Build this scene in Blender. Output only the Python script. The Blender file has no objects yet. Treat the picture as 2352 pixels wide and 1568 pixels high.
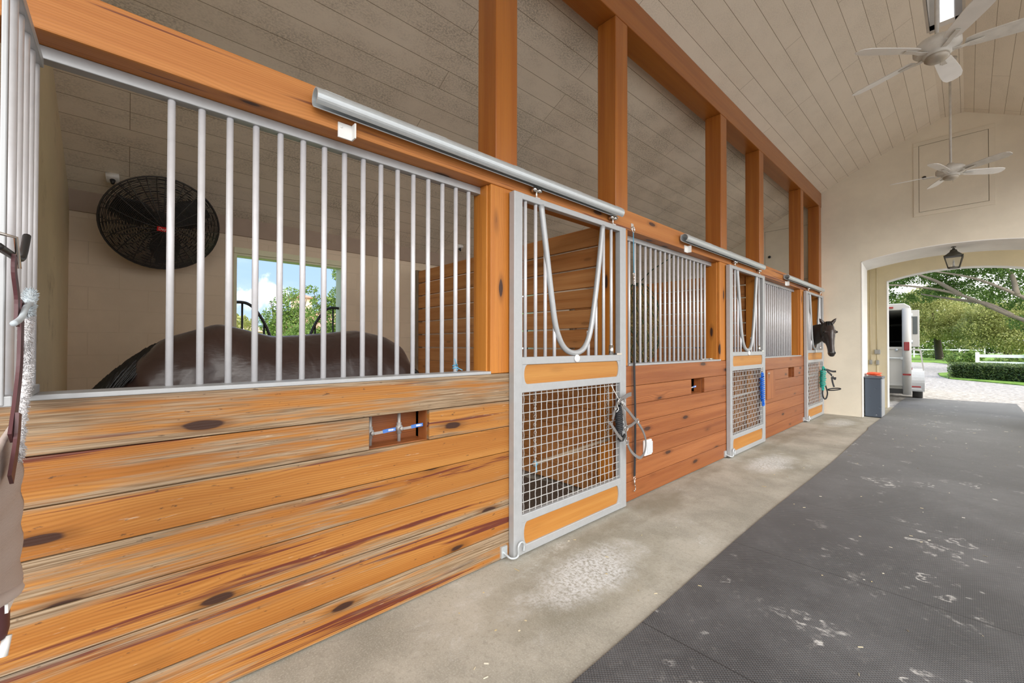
import bpy, bmesh, math, random
from mathutils import Vector as V, Matrix
PI = math.pi
RND = random.Random(11)
SC = bpy.context.scene
COL = SC.collection
U = RND.uniform

# ------------------------------------------------------------------ mesh builder
class MB:
    """collects shapes into one mesh; wc = per-vertex grain coordinates"""
    def __init__(s): s.v = []; s.f = []; s.w = []; s.sm = []
    def add(s, vs, fs, ws=None, smooth=False):
        b = len(s.v)
        s.v += [tuple(v) for v in vs]
        s.w += ws if ws else [(0, 0, 0)] * len(vs)
        for f in fs:
            s.f.append(tuple(i + b for i in f)); s.sm.append(smooth)
        return s
    def box(s, x0, x1, y0, y1, z0, z1, g=None):
        vs = [(x, y, z) for x in (x0, x1) for y in (y0, y1) for z in (z0, z1)]
        fs = [(0, 1, 3, 2), (4, 6, 7, 5), (0, 4, 5, 1), (2, 3, 7, 6), (0, 2, 6, 4), (1, 5, 7, 3)]
        ws = None
        if g is not None:
            r = (U(0, 90), U(0, 90), U(0, 90)); o = [(g, (g + 1) % 3, (g + 2) % 3)][0]
            ws = [tuple(p[o[k]] + r[k] for k in range(3)) for p in vs]
        return s.add(vs, fs, ws)
    def prism(s, poly, d0, d1, ax=0, g=None):
        """poly = list of 2D points; ax = extrusion axis; 2D axes are the other two in xyz order"""
        n = len(poly)
        def P(p, d):
            return (d, p[0], p[1]) if ax == 0 else (p[0], d, p[1]) if ax == 1 else (p[0], p[1], d)
        vs = [P(p, d0) for p in poly] + [P(p, d1) for p in poly]
        fs = [tuple(range(n))[::-1], tuple(range(n, 2 * n))] + [(i, (i + 1) % n, n + (i + 1) % n, n + i) for i in range(n)]
        ws = None
        if g is not None:
            r = (U(0, 90), U(0, 90), U(0, 90)); o = (g, (g + 1) % 3, (g + 2) % 3)
            ws = [tuple(p[o[k]] + r[k] for k in range(3)) for p in vs]
        return s.add(vs, fs, ws)
    def tube(s, pts, r, n=10, caps=True, w=None):
        pts = [V(p) for p in pts]; m = len(pts)
        rs = r if isinstance(r, (list, tuple)) else [r] * m
        t0 = (pts[1] - pts[0]).normalized()
        a = V((0, 0, 1)) if abs(t0.z) < .9 else V((1, 0, 0))
        nrm = (a - t0 * a.dot(t0)).normalized()
        vs = []
        for i in range(m):
            t = (pts[min(i + 1, m - 1)] - pts[max(i - 1, 0)])
            t = t.normalized() if t.length > 1e-9 else t0
            nrm = (nrm - t * nrm.dot(t))
            nrm = nrm.normalized() if nrm.length > 1e-6 else t.orthogonal().normalized()
            b = t.cross(nrm)
            for k in range(n):
                q = 2 * PI * k / n
                vs.append(pts[i] + (nrm * math.cos(q) + b * math.sin(q)) * rs[i])
        fs = []
        for i in range(m - 1):
            for k in range(n):
                k2 = (k + 1) % n
                fs.append((i * n + k, i * n + k2, (i + 1) * n + k2, (i + 1) * n + k))
        if caps: fs += [tuple(range(n))[::-1], tuple(range((m - 1) * n, m * n))]
        return s.add(vs, fs, [w] * len(vs) if w else None, True)
    def ribbon(s, pts, wd, th, wdir):
        """flat strap; wdir = width direction (vector, or one per point)"""
        pts = [V(p) for p in pts]; m = len(pts); vs = []
        for i in range(m):
            t = (pts[min(i + 1, m - 1)] - pts[max(i - 1, 0)]).normalized()
            d = V(wdir[i] if isinstance(wdir, list) else wdir)
            d = (d - t * d.dot(t)).normalized(); nn = t.cross(d)
            for a, b in ((-1, -1), (1, -1), (1, 1), (-1, 1)):
                vs.append(pts[i] + d * a * wd / 2 + nn * b * th / 2)
        fs = []
        for i in range(m - 1):
            for k in range(4):
                k2 = (k + 1) % 4
                fs.append((i * 4 + k, i * 4 + k2, (i + 1) * 4 + k2, (i + 1) * 4 + k))
        fs += [(3, 2, 1, 0), ((m - 1) * 4, (m - 1) * 4 + 1, (m - 1) * 4 + 2, (m - 1) * 4 + 3)]
        return s.add(vs, fs)
    def lathe(s, prof, c=(0, 0, 0), n=24, ax=(0, 0, 1)):
        """prof = [(radius, height)] turned about ax through c"""
        ax = V(ax).normalized(); u = ax.orthogonal().normalized(); w = ax.cross(u); c = V(c)
        vs = [c + ax * h + (u * math.cos(2 * PI * k / n) + w * math.sin(2 * PI * k / n)) * max(r, 1e-5) for r, h in prof for k in range(n)]
        fs = [(i * n + k, i * n + (k + 1) % n, (i + 1) * n + (k + 1) % n, (i + 1) * n + k) for i in range(len(prof) - 1) for k in range(n)]
        return s.add(vs, fs, None, True)
    def ball(s, c, r, n=14, sc=(1, 1, 1)):
        m = n // 2; c = V(c); vs = []; fs = []
        for i in range(m + 1):
            a = PI * i / m
            for k in range(n):
                q = 2 * PI * k / n
                vs.append((c.x + r * sc[0] * math.sin(a) * math.cos(q), c.y + r * sc[1] * math.sin(a) * math.sin(q), c.z + r * sc[2] * math.cos(a)))
        for i in range(m):
            for k in range(n):
                fs.append((i * n + k, (i + 1) * n + k, (i + 1) * n + (k + 1) % n, i * n + (k + 1) % n))
        return s.add(vs, fs, None, True)
    def loft(s, rings, side, n=18):
        """rings = [(centre, half width along side, half height)], side = lateral vector"""
        side = V(side).normalized(); P = [V(r[0]) for r in rings]; m = len(P); vs = []
        for i in range(m):
            sd = V(rings[i][3]).normalized() if len(rings[i]) > 3 else side
            t = (P[min(i + 1, m - 1)] - P[max(i - 1, 0)]).normalized()
            up = t.cross(sd).normalized()
            for k in range(n):
                q = 2 * PI * k / n
                vs.append(P[i] + sd * math.cos(q) * rings[i][1] + up * math.sin(q) * rings[i][2])
        fs = [(i * n + k, i * n + (k + 1) % n, (i + 1) * n + (k + 1) % n, (i + 1) * n + k) for i in range(m - 1) for k in range(n)]
        fs += [tuple(range(n))[::-1], tuple(range((m - 1) * n, m * n))]
        return s.add(vs, fs, None, True)
    def build(s, name, mat, parent=None, bev=0, origin=None, seg=2):
        me = bpy.data.meshes.new(name)
        if parent: sh = wloc(parent)
        elif origin is not None: sh = V(origin)
        else:
            xs, ys, zs = zip(*s.v); sh = V(((min(xs) + max(xs)) / 2, (min(ys) + max(ys)) / 2, min(zs)))
        me.from_pydata([(a - sh.x, b - sh.y, c - sh.z) for a, b, c in s.v], [], s.f)
        me.polygons.foreach_set('use_smooth', s.sm)
        at = me.attributes.new('wc', 'FLOAT_VECTOR', 'POINT')
        at.data.foreach_set('vector', [q for w in s.w for q in w])
        bm = bmesh.new(); bm.from_mesh(me); bmesh.ops.recalc_face_normals(bm, faces=bm.faces); bm.to_mesh(me); bm.free()
        me.materials.append(mat)
        o = bpy.data.objects.new(name, me); COL.objects.link(o)
        if parent: o.parent = parent
        else: o.location = sh
        if bev:
            b = o.modifiers.new('bevel', 'BEVEL'); b.width = bev; b.segments = seg; b.limit_method = 'ANGLE'; b.angle_limit = math.radians(40)
        return o

def wloc(o):
    l = V((0, 0, 0))
    while o: l = l + o.location; o = o.parent
    return l
def tag(o, label, cat, group=None, kind=None):
    o['label'] = label; o['category'] = cat
    if group: o['group'] = group
    if kind: o['kind'] = kind
    return o
def struct(o): o['kind'] = 'structure'; return o
def thing(name, loc, label, cat, group=None):
    o = bpy.data.objects.new(name, None); COL.objects.link(o); o.location = loc; o.empty_display_size = .1
    return tag(o, label, cat, group)
def copy_tree(o, parent=None):
    c = o.copy(); COL.objects.link(c)
    if parent: c.parent = parent
    for ch in list(o.children): copy_tree(ch, c)
    return c
def B(*a, **k): return MB().box(*a, **k)
def curve_pts(ctrl, n=8):
    """Catmull-Rom through control points"""
    c = [V(p) for p in ctrl]; out = []
    for i in range(len(c) - 1):
        p0, p1, p2, p3 = c[max(i - 1, 0)], c[i], c[i + 1], c[min(i + 2, len(c) - 1)]
        for k in range(n):
            t = k / n
            out.append(.5 * ((2 * p1) + (p2 - p0) * t + (2 * p0 - 5 * p1 + 4 * p2 - p3) * t * t + (3 * p1 - p0 - 3 * p2 + p3) * t ** 3))
    out.append(c[-1]); return out

# ------------------------------------------------------------------ materials
class M:
    def __init__(s, name, base=(.5, .5, .5), rough=.6, metal=0, spec=.5):
        s.m = bpy.data.materials.new(name); s.m.use_nodes = True; s.nt = s.m.node_tree
        s.b = s.nt.nodes['Principled BSDF']
        s.set('Base Color', base); s.set('Roughness', rough); s.set('Metallic', metal); s.set('Specular IOR Level', spec)
    def put(s, sock, v):
        if isinstance(v, bpy.types.NodeSocket): s.nt.links.new(v, sock)
        elif isinstance(v, (tuple, list)) and len(v) == 3 and sock.type == 'RGBA': sock.default_value = (*v, 1)
        else: sock.default_value = v
    def set(s, k, v): s.put(s.b.inputs[k], v); return s
    def n(s, t, ins=None, out=0, **pr):
        nd = s.nt.nodes.new('ShaderNode' + t)
        for k, v in pr.items(): setattr(nd, k, v)
        for k, v in (ins or {}).items(): s.put(nd.inputs[k], v)
        return nd.outputs[out]
    def coord(s, k='Object'): return s.n('TexCoord', out=['Generated', 'Normal', 'UV', 'Object'].index(k))
    def wc(s): return s.n('Attribute', out=1, attribute_name='wc')
    def map(s, v, sc=(1, 1, 1), loc=(0, 0, 0)): return s.n('Mapping', {'Vector': v, 'Scale': sc, 'Location': loc})
    def noise(s, v, sc=1, det=3, ro=.5, dist=0): return s.n('TexNoise', {'Vector': v, 'Scale': sc, 'Detail': det, 'Roughness': ro, 'Distortion': dist})
    def math(s, op, a, b=0): return s.n('Math', {0: a, 1: b}, operation=op)
    def ramp(s, f, stops):
        nd = s.nt.nodes.new('ShaderNodeValToRGB'); s.nt.links.new(f, nd.inputs[0]); e = nd.color_ramp.elements
        for i, (p, c) in enumerate(stops):
            x = e[i] if i < 2 else e.new(p)
            x.position = p; x.color = (*c, 1) if isinstance(c, tuple) else (c, c, c, 1)
        return nd.outputs[0]
    def step(s, f, a, b):
        return s.n('MapRange', {'Value': f, 'From Min': a, 'From Max': b}, interpolation_type='SMOOTHSTEP')
    def mix(s, f, a, b, mode='MIX'):
        nd = s.nt.nodes.new('ShaderNodeMix'); nd.data_type = 'RGBA'; nd.blend_type = mode
        s.put(nd.inputs[0], f); s.put(nd.inputs[6], a); s.put(nd.inputs[7], b); return nd.outputs[2]
    def bump(s, h, st=.3, d=.01):
        s.set('Normal', s.n('Bump', {'Height': h, 'Strength': st, 'Distance': d})); return s

def plain(name, c, rough=.6, metal=0, var=.12, sc=8, spec=.5):
    m = M(name, c, rough, metal, spec); f = m.noise(m.coord(), sc, 4)
    m.set('Base Color', m.mix(f, tuple(x * (1 - var) for x in c), tuple(min(1, x * (1 + var)) for x in c))); return m.m

def wood(name, light, dark, weather=0., resin=.5, rough=.42, knots=1., spec=.5, tone=.5, coat=0., line=.8, freq=95, rows=False):
    m = M(name, light, rough, 0, spec); w = m.wc()
    d = m.n('TexVoronoi', {'Vector': m.map(w, (1.9, 6.5, 6.5)), 'Scale': 1.0}, out=0)
    if rows: d = m.math('MULTIPLY', d, .95)
    n1 = m.noise(m.map(w, (.45, 4, 4)), 1, 2, .5)
    sp = m.math('ADD', m.n('Separate' + 'XYZ', {0: w}, out=1), m.n('Separate' + 'XYZ', {0: w}, out=2))
    ph = m.math('ADD', m.math('MULTIPLY', sp, 2 * PI * freq), m.math('MULTIPLY', n1, 75))
    if knots: ph = m.math('ADD', ph, m.math('MULTIPLY', m.step(d, .6, .05), 14))
    rings = m.math('POWER', m.math('ADD', m.math('MULTIPLY', m.math('SINE', ph), .5), .5), 1.6)
    fine = m.noise(m.map(w, (4, 240, 240)), 1, 3, .6)
    band = m.noise(m.map(w, (.5, 16, 16), (3, 1, 8)), 1, 4, .6)
    c = m.mix(m.step(band, .3, .7), dark, light)
    c = m.mix(m.math('MULTIPLY', rings, line * .55), c, tuple(x * .72 for x in dark))
    c = m.mix(m.math('MULTIPLY', m.step(fine, .5, .8), .35), c, tuple(x * .7 for x in dark))
    n2 = m.noise(m.map(w, (.25, 1.3, 1.3)), 1, 2)
    c = m.mix(m.math('MULTIPLY', m.step(n2, .3, .72), tone), c, tuple(x * .8 for x in dark))
    if resin:
        n3 = m.noise(m.map(w, (.42, 15, 15), (7, 3, 1)), 1, 5, .55, .6)
        c = m.mix(m.math('MULTIPLY', m.step(n3, .6, .64), resin), c, (.11, .022, .014))
    if weather:
        n4 = m.noise(m.map(w, (.8, 26, 26), (31, 5, 9)), 1, 6, .7); nb = m.noise(m.map(w, (.45, 2.6, 2.6), (1, 15, 4)), 1, 4, .6)
        gr = m.mix(m.step(fine, .3, .7), (.085, .068, .046), (.37, .305, .215))
        f4 = m.math('ADD', n4, m.math('MULTIPLY', m.math('SUBTRACT', nb, .5), 1.7))
        if rows:
            zz = m.n('Separate' + 'XYZ', {0: m.n('NewGeometry', out=0)}, out=2)
            ed = m.math('ABSOLUTE', m.math('SUBTRACT', m.math('FRACT', m.math('DIVIDE', m.math('SUBTRACT', zz, .005), .1665)), .5))
            f4 = m.math('ADD', f4, m.math('SUBTRACT', m.math('MULTIPLY', m.step(ed, .3, .5), .17), .03))
        c = m.mix(m.math('MULTIPLY', m.step(f4, .65 - .2 * weather, .68), min(1, .5 + .3 * weather)), c, gr)
        sp2 = m.noise(m.map(w, (22, 60, 60)), 1, 3, .6); c = m.mix(m.math('MULTIPLY', m.step(sp2, .66, .74), .75 * weather), c, (.05, .03, .02))
        sp3 = m.noise(m.map(w, (7, 90, 90), (4, 4, 2)), 1, 4, .65); c = m.mix(m.math('MULTIPLY', m.step(sp3, .66, .74), .5 * weather), c, (.62, .52, .4))
    if knots:
        d2 = m.math('ADD', d, m.math('MULTIPLY', m.noise(m.map(w, (6, 30, 30)), 1, 3), .1))
        c = m.mix(m.math('MULTIPLY', m.step(d2, .3, .15), .6 * knots), c, tuple(x * .45 for x in dark))
        c = m.mix(m.math('MULTIPLY', m.step(d2, .175, .14), .95 * knots), c, (.035, .014, .01))
    m.set('Base Color', c)
    m.set('Roughness', m.n('MapRange', {'Value': fine, 'To Min': rough - .08, 'To Max': rough + .12}))
    if coat: m.set('Coat Weight', coat); m.set('Coat Roughness', .25)
    m.bump(m.math('ADD', m.math('MULTIPLY', rings, .4), fine), .2, .003); return m.m

def leafm(name, a, b, c):
    m = M(name, a, .55); w = m.wc(); s = m.n('Separate' + 'XYZ', {0: w})
    m.set('Base Color', m.ramp(s, [(0, a), (1, c), (.5, b)])); m.set('Transmission Weight', 0)
    tr = m.n('BsdfTranslucent', {'Color': m.ramp(s, [(0, tuple(x * 1.2 for x in a)), (1, tuple(min(1, x * 1.2) for x in c))])})
    mx = m.nt.nodes.new('ShaderNodeMixShader'); mx.inputs[0].default_value = .35
    m.nt.links.new(m.b.outputs[0], mx.inputs[1]); m.nt.links.new(tr, mx.inputs[2])
    m.nt.links.new(mx.outputs[0], m.nt.nodes['Material Output'].inputs[0]); return m.m

def stucco(name, c, sc=60, st=.35, stain=None, blocks=False):
    m = M(name, c, .85, 0, .25); o = m.coord(); n = m.noise(o, sc, 5, .65); l = m.noise(o, 1.1, 5, .6)
    col = m.mix(m.step(l, .3, .75), tuple(x * .9 for x in c), tuple(min(1, x * 1.05) for x in c))
    if stain:
        t = m.noise(m.map(o, (1, 1, 1), (5, 2, 1)), 2.3, 8, .7)
        col = m.mix(m.math('MULTIPLY', m.step(t, .56, .72), .5), col, stain)
    h = n
    if blocks:
        br = m.nt.nodes.new('ShaderNodeTexBrick'); sw = m.n('Separate' + 'XYZ', {0: o})
        cb = m.n('Combine' + 'XYZ', {0: m.n('Separate' + 'XYZ', {0: o}, out=1), 1: m.n('Separate' + 'XYZ', {0: o}, out=2)})
        m.put(br.inputs['Vector'], cb)
        for k, v in (('Scale', 1), ('Mortar Size', .004), ('Brick Width', .42), ('Row Height', .21), ('Mortar Smooth', .6)): br.inputs[k].default_value = v
        h = m.math('SUBTRACT', m.math('MULTIPLY', n, .3), br.outputs['Fac'])
        col = m.mix(m.math('MULTIPLY', br.outputs['Fac'], m.math('MULTIPLY', m.step(l, .4, .7), .35)), col, tuple(x * .6 for x in c))
    m.set('Base Color', col); m.bump(h, st, .006); return m.m

def boards(name, c, c2, mold):
    """painted tongue-and-groove lining, boards along world Y; object coordinates run (x along slope, y)"""
    m = M(name, c, .7, 0, .3); w = m.wc()
    br = m.nt.nodes.new('ShaderNodeTexBrick'); m.put(br.inputs['Vector'], w)
    br.offset = .37; br.offset_frequency = 3
    for k, v in (('Scale', 1), ('Mortar Size', .0026), ('Brick Width', 3.4), ('Row Height', .182), ('Mortar Smooth', .3), ('Bias', 0)): br.inputs[k].default_value = v
    br.inputs['Color1'].default_value = (*c, 1); br.inputs['Color2'].default_value = (*c2, 1)
    br.inputs['Mortar'].default_value = (c[0] * .4, c[1] * .36, c[2] * .3, 1)
    n = m.noise(m.map(w, (.8, 1.3, 1)), 1.3, 9, .7); n2 = m.noise(m.map(w, (4, 6, 1), (3, 9, 2)), 14, 5, .7)
    k = m.math('MULTIPLY', m.step(n, .38, .68), m.step(n2, .38, .62))
    col = m.mix(m.math('MULTIPLY', k, mold), br.outputs['Color'], (.17, .145, .1))
    m.set('Base Color', col); m.bump(m.math('SUBTRACT', 1, br.outputs['Fac']), .5, .006); return m.m

PINE = wood('weathered orange pine', (.46, .213, .053), (.34, .124, .022), weather=.95, resin=.95, rough=.5, knots=1, spec=.3, rows=True, line=1.0)
PINE_RED = wood('red brown pine', (.41, .15, .046), (.27, .08, .021), weather=0, resin=.2, line=1.0, rough=.4, knots=.9, spec=.45)
PINE_BEAM = wood('orange pine beam', (.54, .22, .058), (.41, .14, .03), weather=0, resin=.8, rough=.45, knots=.9, spec=.4, tone=.3, line=.5)
PINE_POST = wood('golden pine post', (.6, .24, .04), (.46, .15, .02), weather=0, resin=.15, rough=.42, knots=1, spec=.4, tone=.25, line=.4)
CEDAR = wood('varnished cedar timber', (.44, .155, .025), (.33, .098, .014), weather=0, resin=0, rough=.3, knots=.0, spec=.5, tone=.4, coat=.15, line=.3)
PART = wood('partition pine', (.66, .32, .12), (.5, .2, .06), weather=0, resin=.25, rough=.55, knots=.3, spec=.3, line=.5)
INSERT = wood('door insert pine', (.53, .255, .06), (.43, .175, .032), weather=0, resin=.05, rough=.45, knots=.5, spec=.4, tone=.3, line=.35)
GREYWOOD = wood('raw grey wood', (.42, .33, .24), (.25, .18, .12), weather=.3, resin=0, rough=.8, knots=.2, spec=.2)

def alu(name, c, rough, metal=.55):
    m = M(name, c, rough, metal); o = m.coord(); n = m.noise(o, 26, 4, .6)
    m.set('Base Color', m.mix(n, tuple(x * .86 for x in c), tuple(min(1, x * 1.06) for x in c)))
    m.set('Roughness', m.n('MapRange', {'Value': n, 'To Min': rough - .08, 'To Max': rough + .12})); return m.m
ALU = alu('brushed aluminium', (.45, .465, .48), .42, .3)
GALV = alu('galvanised steel', (.62, .67, .7), .4, .6)
BARM = alu('satin silver bar', (.72, .72, .75), .36, .2)
MESHM = alu('dull wire mesh', (.5, .5, .49), .45, .2)
STEEL = M('bright steel', (.75, .73, .7), .25, 1).m
DSTEEL = plain('dull dusty steel', (.4, .38, .36), .6, .4)
BLACKM = plain('black enamel', (.02, .02, .02), .4)
BLACKC = plain('black cage wire', (.035, .032, .03), .5)
WHITEP = plain('white paint', (.82, .82, .8), .5)
WHITEPL = plain('white plastic', (.85, .85, .84), .4, var=.04)
DUSTW = plain('dusty white enamel', (.62, .6, .55), .55, var=.25, sc=14)
GREYSTR = plain('grey nylon strap', (.17, .16, .155), .75)
BLACKSTR = plain('black nylon strap', (.02, .021, .025), .7)
BLUEH = plain('blue vinyl', (.06, .17, .5), .5)
BLUEC = plain('blue cord', (.12, .4, .6), .7)
TEAL = plain('teal rope', (.02, .33, .27), .8, var=.3, sc=60)
BLUEROPE = plain('royal blue rope', (.01, .12, .55), .8, var=.3, sc=60)
ORANGE = plain('orange cord', (.85, .12, .04), .5)
REDL = plain('red label', (.7, .02, .02), .4, var=.03)
FLEECE = M('white fleece', (.85, .84, .86), .95); _f = FLEECE.noise(FLEECE.coord(), 160, 3); FLEECE.bump(_f, 1, .01); FLEECE = FLEECE.m
BEIGE = M('beige quilted cotton', (.5, .42, .38), .9); _f = BEIGE.noise(BEIGE.map(BEIGE.coord(), (60, 60, 300)), 1, 3); BEIGE.bump(_f, .5, .004); BEIGE = BEIGE.m
MAROON = plain('maroon leather', (.09, .03, .035), .45)

# floor: worn concrete
def concrete():
    m = M('worn concrete', (.5, .46, .38), .8, 0, .25); o = m.n('NewGeometry', out=0)
    n = m.noise(o, 1.3, 8, .65); f = m.noise(o, 45, 6, .7); n5 = m.noise(o, 7, 6, .7)
    c = m.mix(m.step(n, .32, .68), (.275, .262, .22), (.45, .424, .365))
    c = m.mix(m.math('MULTIPLY', m.step(f, .45, .75), .45), c, (.2, .185, .15))
    c = m.mix(m.math('MULTIPLY', m.step(n5, .5, .75), .35), c, (.25, .23, .17))
    s = m.noise(m.map(o, (1, .55, 1), (4, 2, 0)), 1.5, 9, .75); g9 = m.noise(o, 130, 3, .6)
    c = m.mix(m.math('MULTIPLY', m.step(g9, .45, .7), .3), c, (.6, .58, .52))
    c = m.mix(m.math('MULTIPLY', m.step(s, .55, .68), m.math('MULTIPLY', m.step(f, .4, .6), .6)), c, (.66, .66, .64))
    d = m.noise(m.map(o, (1.5, .5, 1), (9, 4, 0)), .9, 5, .6)
    c = m.mix(m.math('MULTIPLY', m.step(d, .55, .68), .5), c, (.19, .165, .11))
    # lime dust trodden out in front of each door, with a damp rim
    for y, k in ((2.05, 1.0), (5.5, .9), (9.3, .6)):
        e = m.n('VectorMath', {0: m.map(o, (1.6, .62, 1)), 1: (-1.55 * 1.6, y * .62, 0)}, out=1, operation='DISTANCE')
        e = m.math('ADD', e, m.math('MULTIPLY', m.math('SUBTRACT', m.noise(o, 4, 7, .75), .5), .55))
        c = m.mix(m.math('MULTIPLY', m.step(e, .56, .4), m.math('MULTIPLY', m.step(e, .2, .5), .3)), c, (.2, .18, .12))
        c = m.mix(m.math('MULTIPLY', m.math('MULTIPLY', m.step(e, .4, .12), m.step(f, .35, .6)), .8 * k), c, (.72, .73, .74))
    m.set('Base Color', c); m.bump(f, .25, .004); return m.m
CONC = concrete()
def rubber():
    m = M('black rubber matting', (.06, .06, .06), .55, 0, .45); o = m.coord()
    sp = m.n('Separate' + 'XYZ', {0: o}); sy = m.n('Separate' + 'XYZ', {0: o}, out=1)
    wx = m.math('SINE', m.math('MULTIPLY', sp, 2 * PI / .016)); wy = m.math('SINE', m.math('MULTIPLY', sy, 2 * PI / .016))
    h = m.math('MULTIPLY', wx, wy)
    n = m.noise(o, .9, 8, .7); f = m.noise(o, 30, 5, .7)
    c = m.mix(m.step(n, .35, .7), (.04, .042, .046), (.1, .102, .107))
    c = m.mix(m.math('MULTIPLY', m.step(f, .55, .8), .35), c, (.3, .29, .27))
    c = m.mix(m.math('MULTIPLY', m.step(h, .1, .9), .45), c, (.21, .21, .215))
    # dried hoof prints and chalky smears
    v = m.n('TexVoronoi', {'Vector': m.n('VectorMath', {0: o, 1: m.n('TexNoise', {'Vector': o, 'Scale': 5, 'Detail': 3}, out=1)}, operation='ADD'), 'Scale': 2.1}, out=0)
    ring = m.math('MULTIPLY', m.step(v, .1, .15), m.step(v, .24, .17))
    p = m.math('MULTIPLY', ring, m.step(m.noise(m.map(o, (1, 1, 1), (2, 8, 0)), 1.2, 6, .7), .43, .58))
    p = m.math('MULTIPLY', p, m.step(m.noise(o, 22, 4, .7), .42, .62))
    c = m.mix(m.math('MULTIPLY', p, .85), c, (.6, .59, .57))
    k = m.math('MULTIPLY', m.step(m.noise(m.map(o, (1, .7, 1), (5, 5, 0)), 3.1, 9, .75), .6, .7), .45)
    c = m.mix(k, c, (.42, .41, .39))
    sm = m.math('ABSOLUTE', m.math('SUBTRACT', m.math('FRACT', m.math('DIVIDE', sy, 1.22)), .5))
    c = m.mix(m.math('MULTIPLY', m.step(sm, .004, .0015), .7), c, (.012, .012, .013))
    m.set('Base Color', c); m.set('Roughness', m.n('MapRange', {'Value': n, 'To Min': .42, 'To Max': .7})); m.set('Sheen Weight', .16); m.set('Sheen Roughness', .3); m.bump(h, .35, .003); return m.m
RUBBER = rubber()
def gravel():
    m = M('pale shell gravel', (.7, .66, .6), .9, 0, .2); o = m.coord()
    v = m.n('TexVoronoi', {'Vector': o, 'Scale': 11}, out=0); n = m.noise(o, 6, 8, .75); l = m.noise(o, .35, 4)
    c = m.mix(m.step(n, .3, .72), (.26, .235, .205), (.62, .59, .55)); c = m.mix(m.step(v, .02, .3), tuple(x * .6 for x in (.34, .31, .28)), c)
    m.set('Base Color', c); m.bump(v, .7, .03); return m.m
GRAVEL = gravel()
def lawnm():
    m = M('short green lawn', (.15, .3, .04), .9, 0, .2); o = m.coord(); n = m.noise(o, 2.5, 8, .75)
    m.set('Base Color', m.mix(m.step(n, .3, .7), (.075, .19, .02), (.3, .46, .09))); m.bump(n, .6, .05); return m.m
LAWN = lawnm()
WALLC = stucco('cream stucco', (.82, .76, .63), 70, .3)
WALLB = stucco('beige painted block', (.76, .64, .49), 50, .45, blocks=True)
WALLL = stucco('beige smooth stucco', (.74, .65, .45), 60, .35, stain=(.3, .23, .14))
WALLY = stucco('yellow cream stucco', (.88, .8, .6), 70, .2)
WALLW = stucco('white trim stucco', (.9, .89, .86), 50, .2)
CEIL2 = boards('cleaner cream ceiling boards', (.82, .75, .64), (.79, .715, .6), .22)
CEIL = boards('aged cream ceiling boards', (.82, .74, .61), (.78, .7, .57), .6)

# ------------------------------------------------------------------ camera
cam = bpy.data.cameras.new('camera'); co = bpy.data.objects.new('camera', cam); COL.objects.link(co)
cam.sensor_width = 36; cam.lens = 962.1 / 2352 * 36; cam.clip_start = .05; cam.clip_end = 500
_y, _p, _r = math.radians(47.46), math.radians(.565), math.radians(.094)
fw = V((-math.sin(_y) * math.cos(_p), math.cos(_y) * math.cos(_p), math.sin(_p)))
rt = V((math.cos(_y), math.sin(_y), 0)); up = rt.cross(fw)
r2 = rt * math.cos(_r) + up * math.sin(_r); u2 = up * math.cos(_r) - rt * math.sin(_r)
co.matrix_world = Matrix(((r2.x, u2.x, -fw.x, 0), (r2.y, u2.y, -fw.y, 0), (r2.z, u2.z, -fw.z, 1.355), (0, 0, 0, 1)))
SC.camera = co

# ------------------------------------------------------------------ the setting
XB, XR, YN, YE = -5.5, 1.67, -.4, 10.35         # stall back wall, right line of posts, near stall wall, end wall
CX = -.165                                      # centre line of the aisle
def cz(x): return 4.456 + .5 * (x + 2) if x < -.305 else 5.303 if x < -.025 else 5.303 - .5 * (x + .025)
struct(B(-7.2, 4.2, -3.2, 12.6, -.14, 0).build('floor', CONC))
struct(B(-130, 130, -60, 190, -.5, -.16).build('ground', GRAVEL))
_g = MB().add([(-130, 12.6, -.02), (130, 12.6, -.02), (130, 190, -.02), (-130, 190, -.02)], [(0, 1, 2, 3)]).build('ground', GRAVEL); struct(_g)
# ceiling: two slopes and the flat strip at the ridge with the cupola opening
YC0, YC1 = 5.3, 7.38
def ceil_quad(mb, xa, xb, ya, yb, s0):
    th = .06; za, zb = cz(xa), cz(xb)
    if abs(xb + .305) < 1e-6: zb = 5.303
    if abs(xa + .025) < 1e-6: za = 5.303
    L = math.hypot(xb - xa, zb - za)
    vs = [(xa, ya, za), (xb, ya, zb), (xb, yb, zb), (xa, yb, za), (xa, ya, za + th), (xb, ya, zb + th), (xb, yb, zb + th), (xa, yb, za + th)]
    ws = [(ya, s0, 0), (ya, s0 + L, 0), (yb, s0 + L, 0), (yb, s0, 0)] * 2
    mb.add(vs, [(3, 2, 1, 0), (4, 5, 6, 7), (0, 1, 5, 4), (1, 2, 6, 5), (2, 3, 7, 6), (3, 0, 4, 7)], ws)
c = MB(); ceil_quad(c, XB - .3, -2.1, -3.2, YE + .62, 0); struct(c.build('ceiling', CEIL))
c = MB(); ceil_quad(c, -2.1, -.305, -3.2, YE + .62, math.hypot(1, .5) * (-2.1 - XB + .3)); struct(c.build('ceiling', CEIL2))
c = MB(); ceil_quad(c, -.025, XR + .35, -3.2, YE + .62, 40.1); struct(c.build('ceiling', CEIL2))
c = MB(); ceil_quad(c, -.305, -.025, -3.2, YC0, 60.0); ceil_quad(c, -.305, -.025, YC1, YE + .62, 60.0); struct(c.build('ceiling', CEIL2))
cup = MB()
cup.box(-.36, -.305, YC0, YC1, 5.29, 6.1).box(-.025, .03, YC0, YC1, 5.29, 6.1).box(-.36, .03, YC0 - .05, YC0, 5.29, 6.1)
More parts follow.
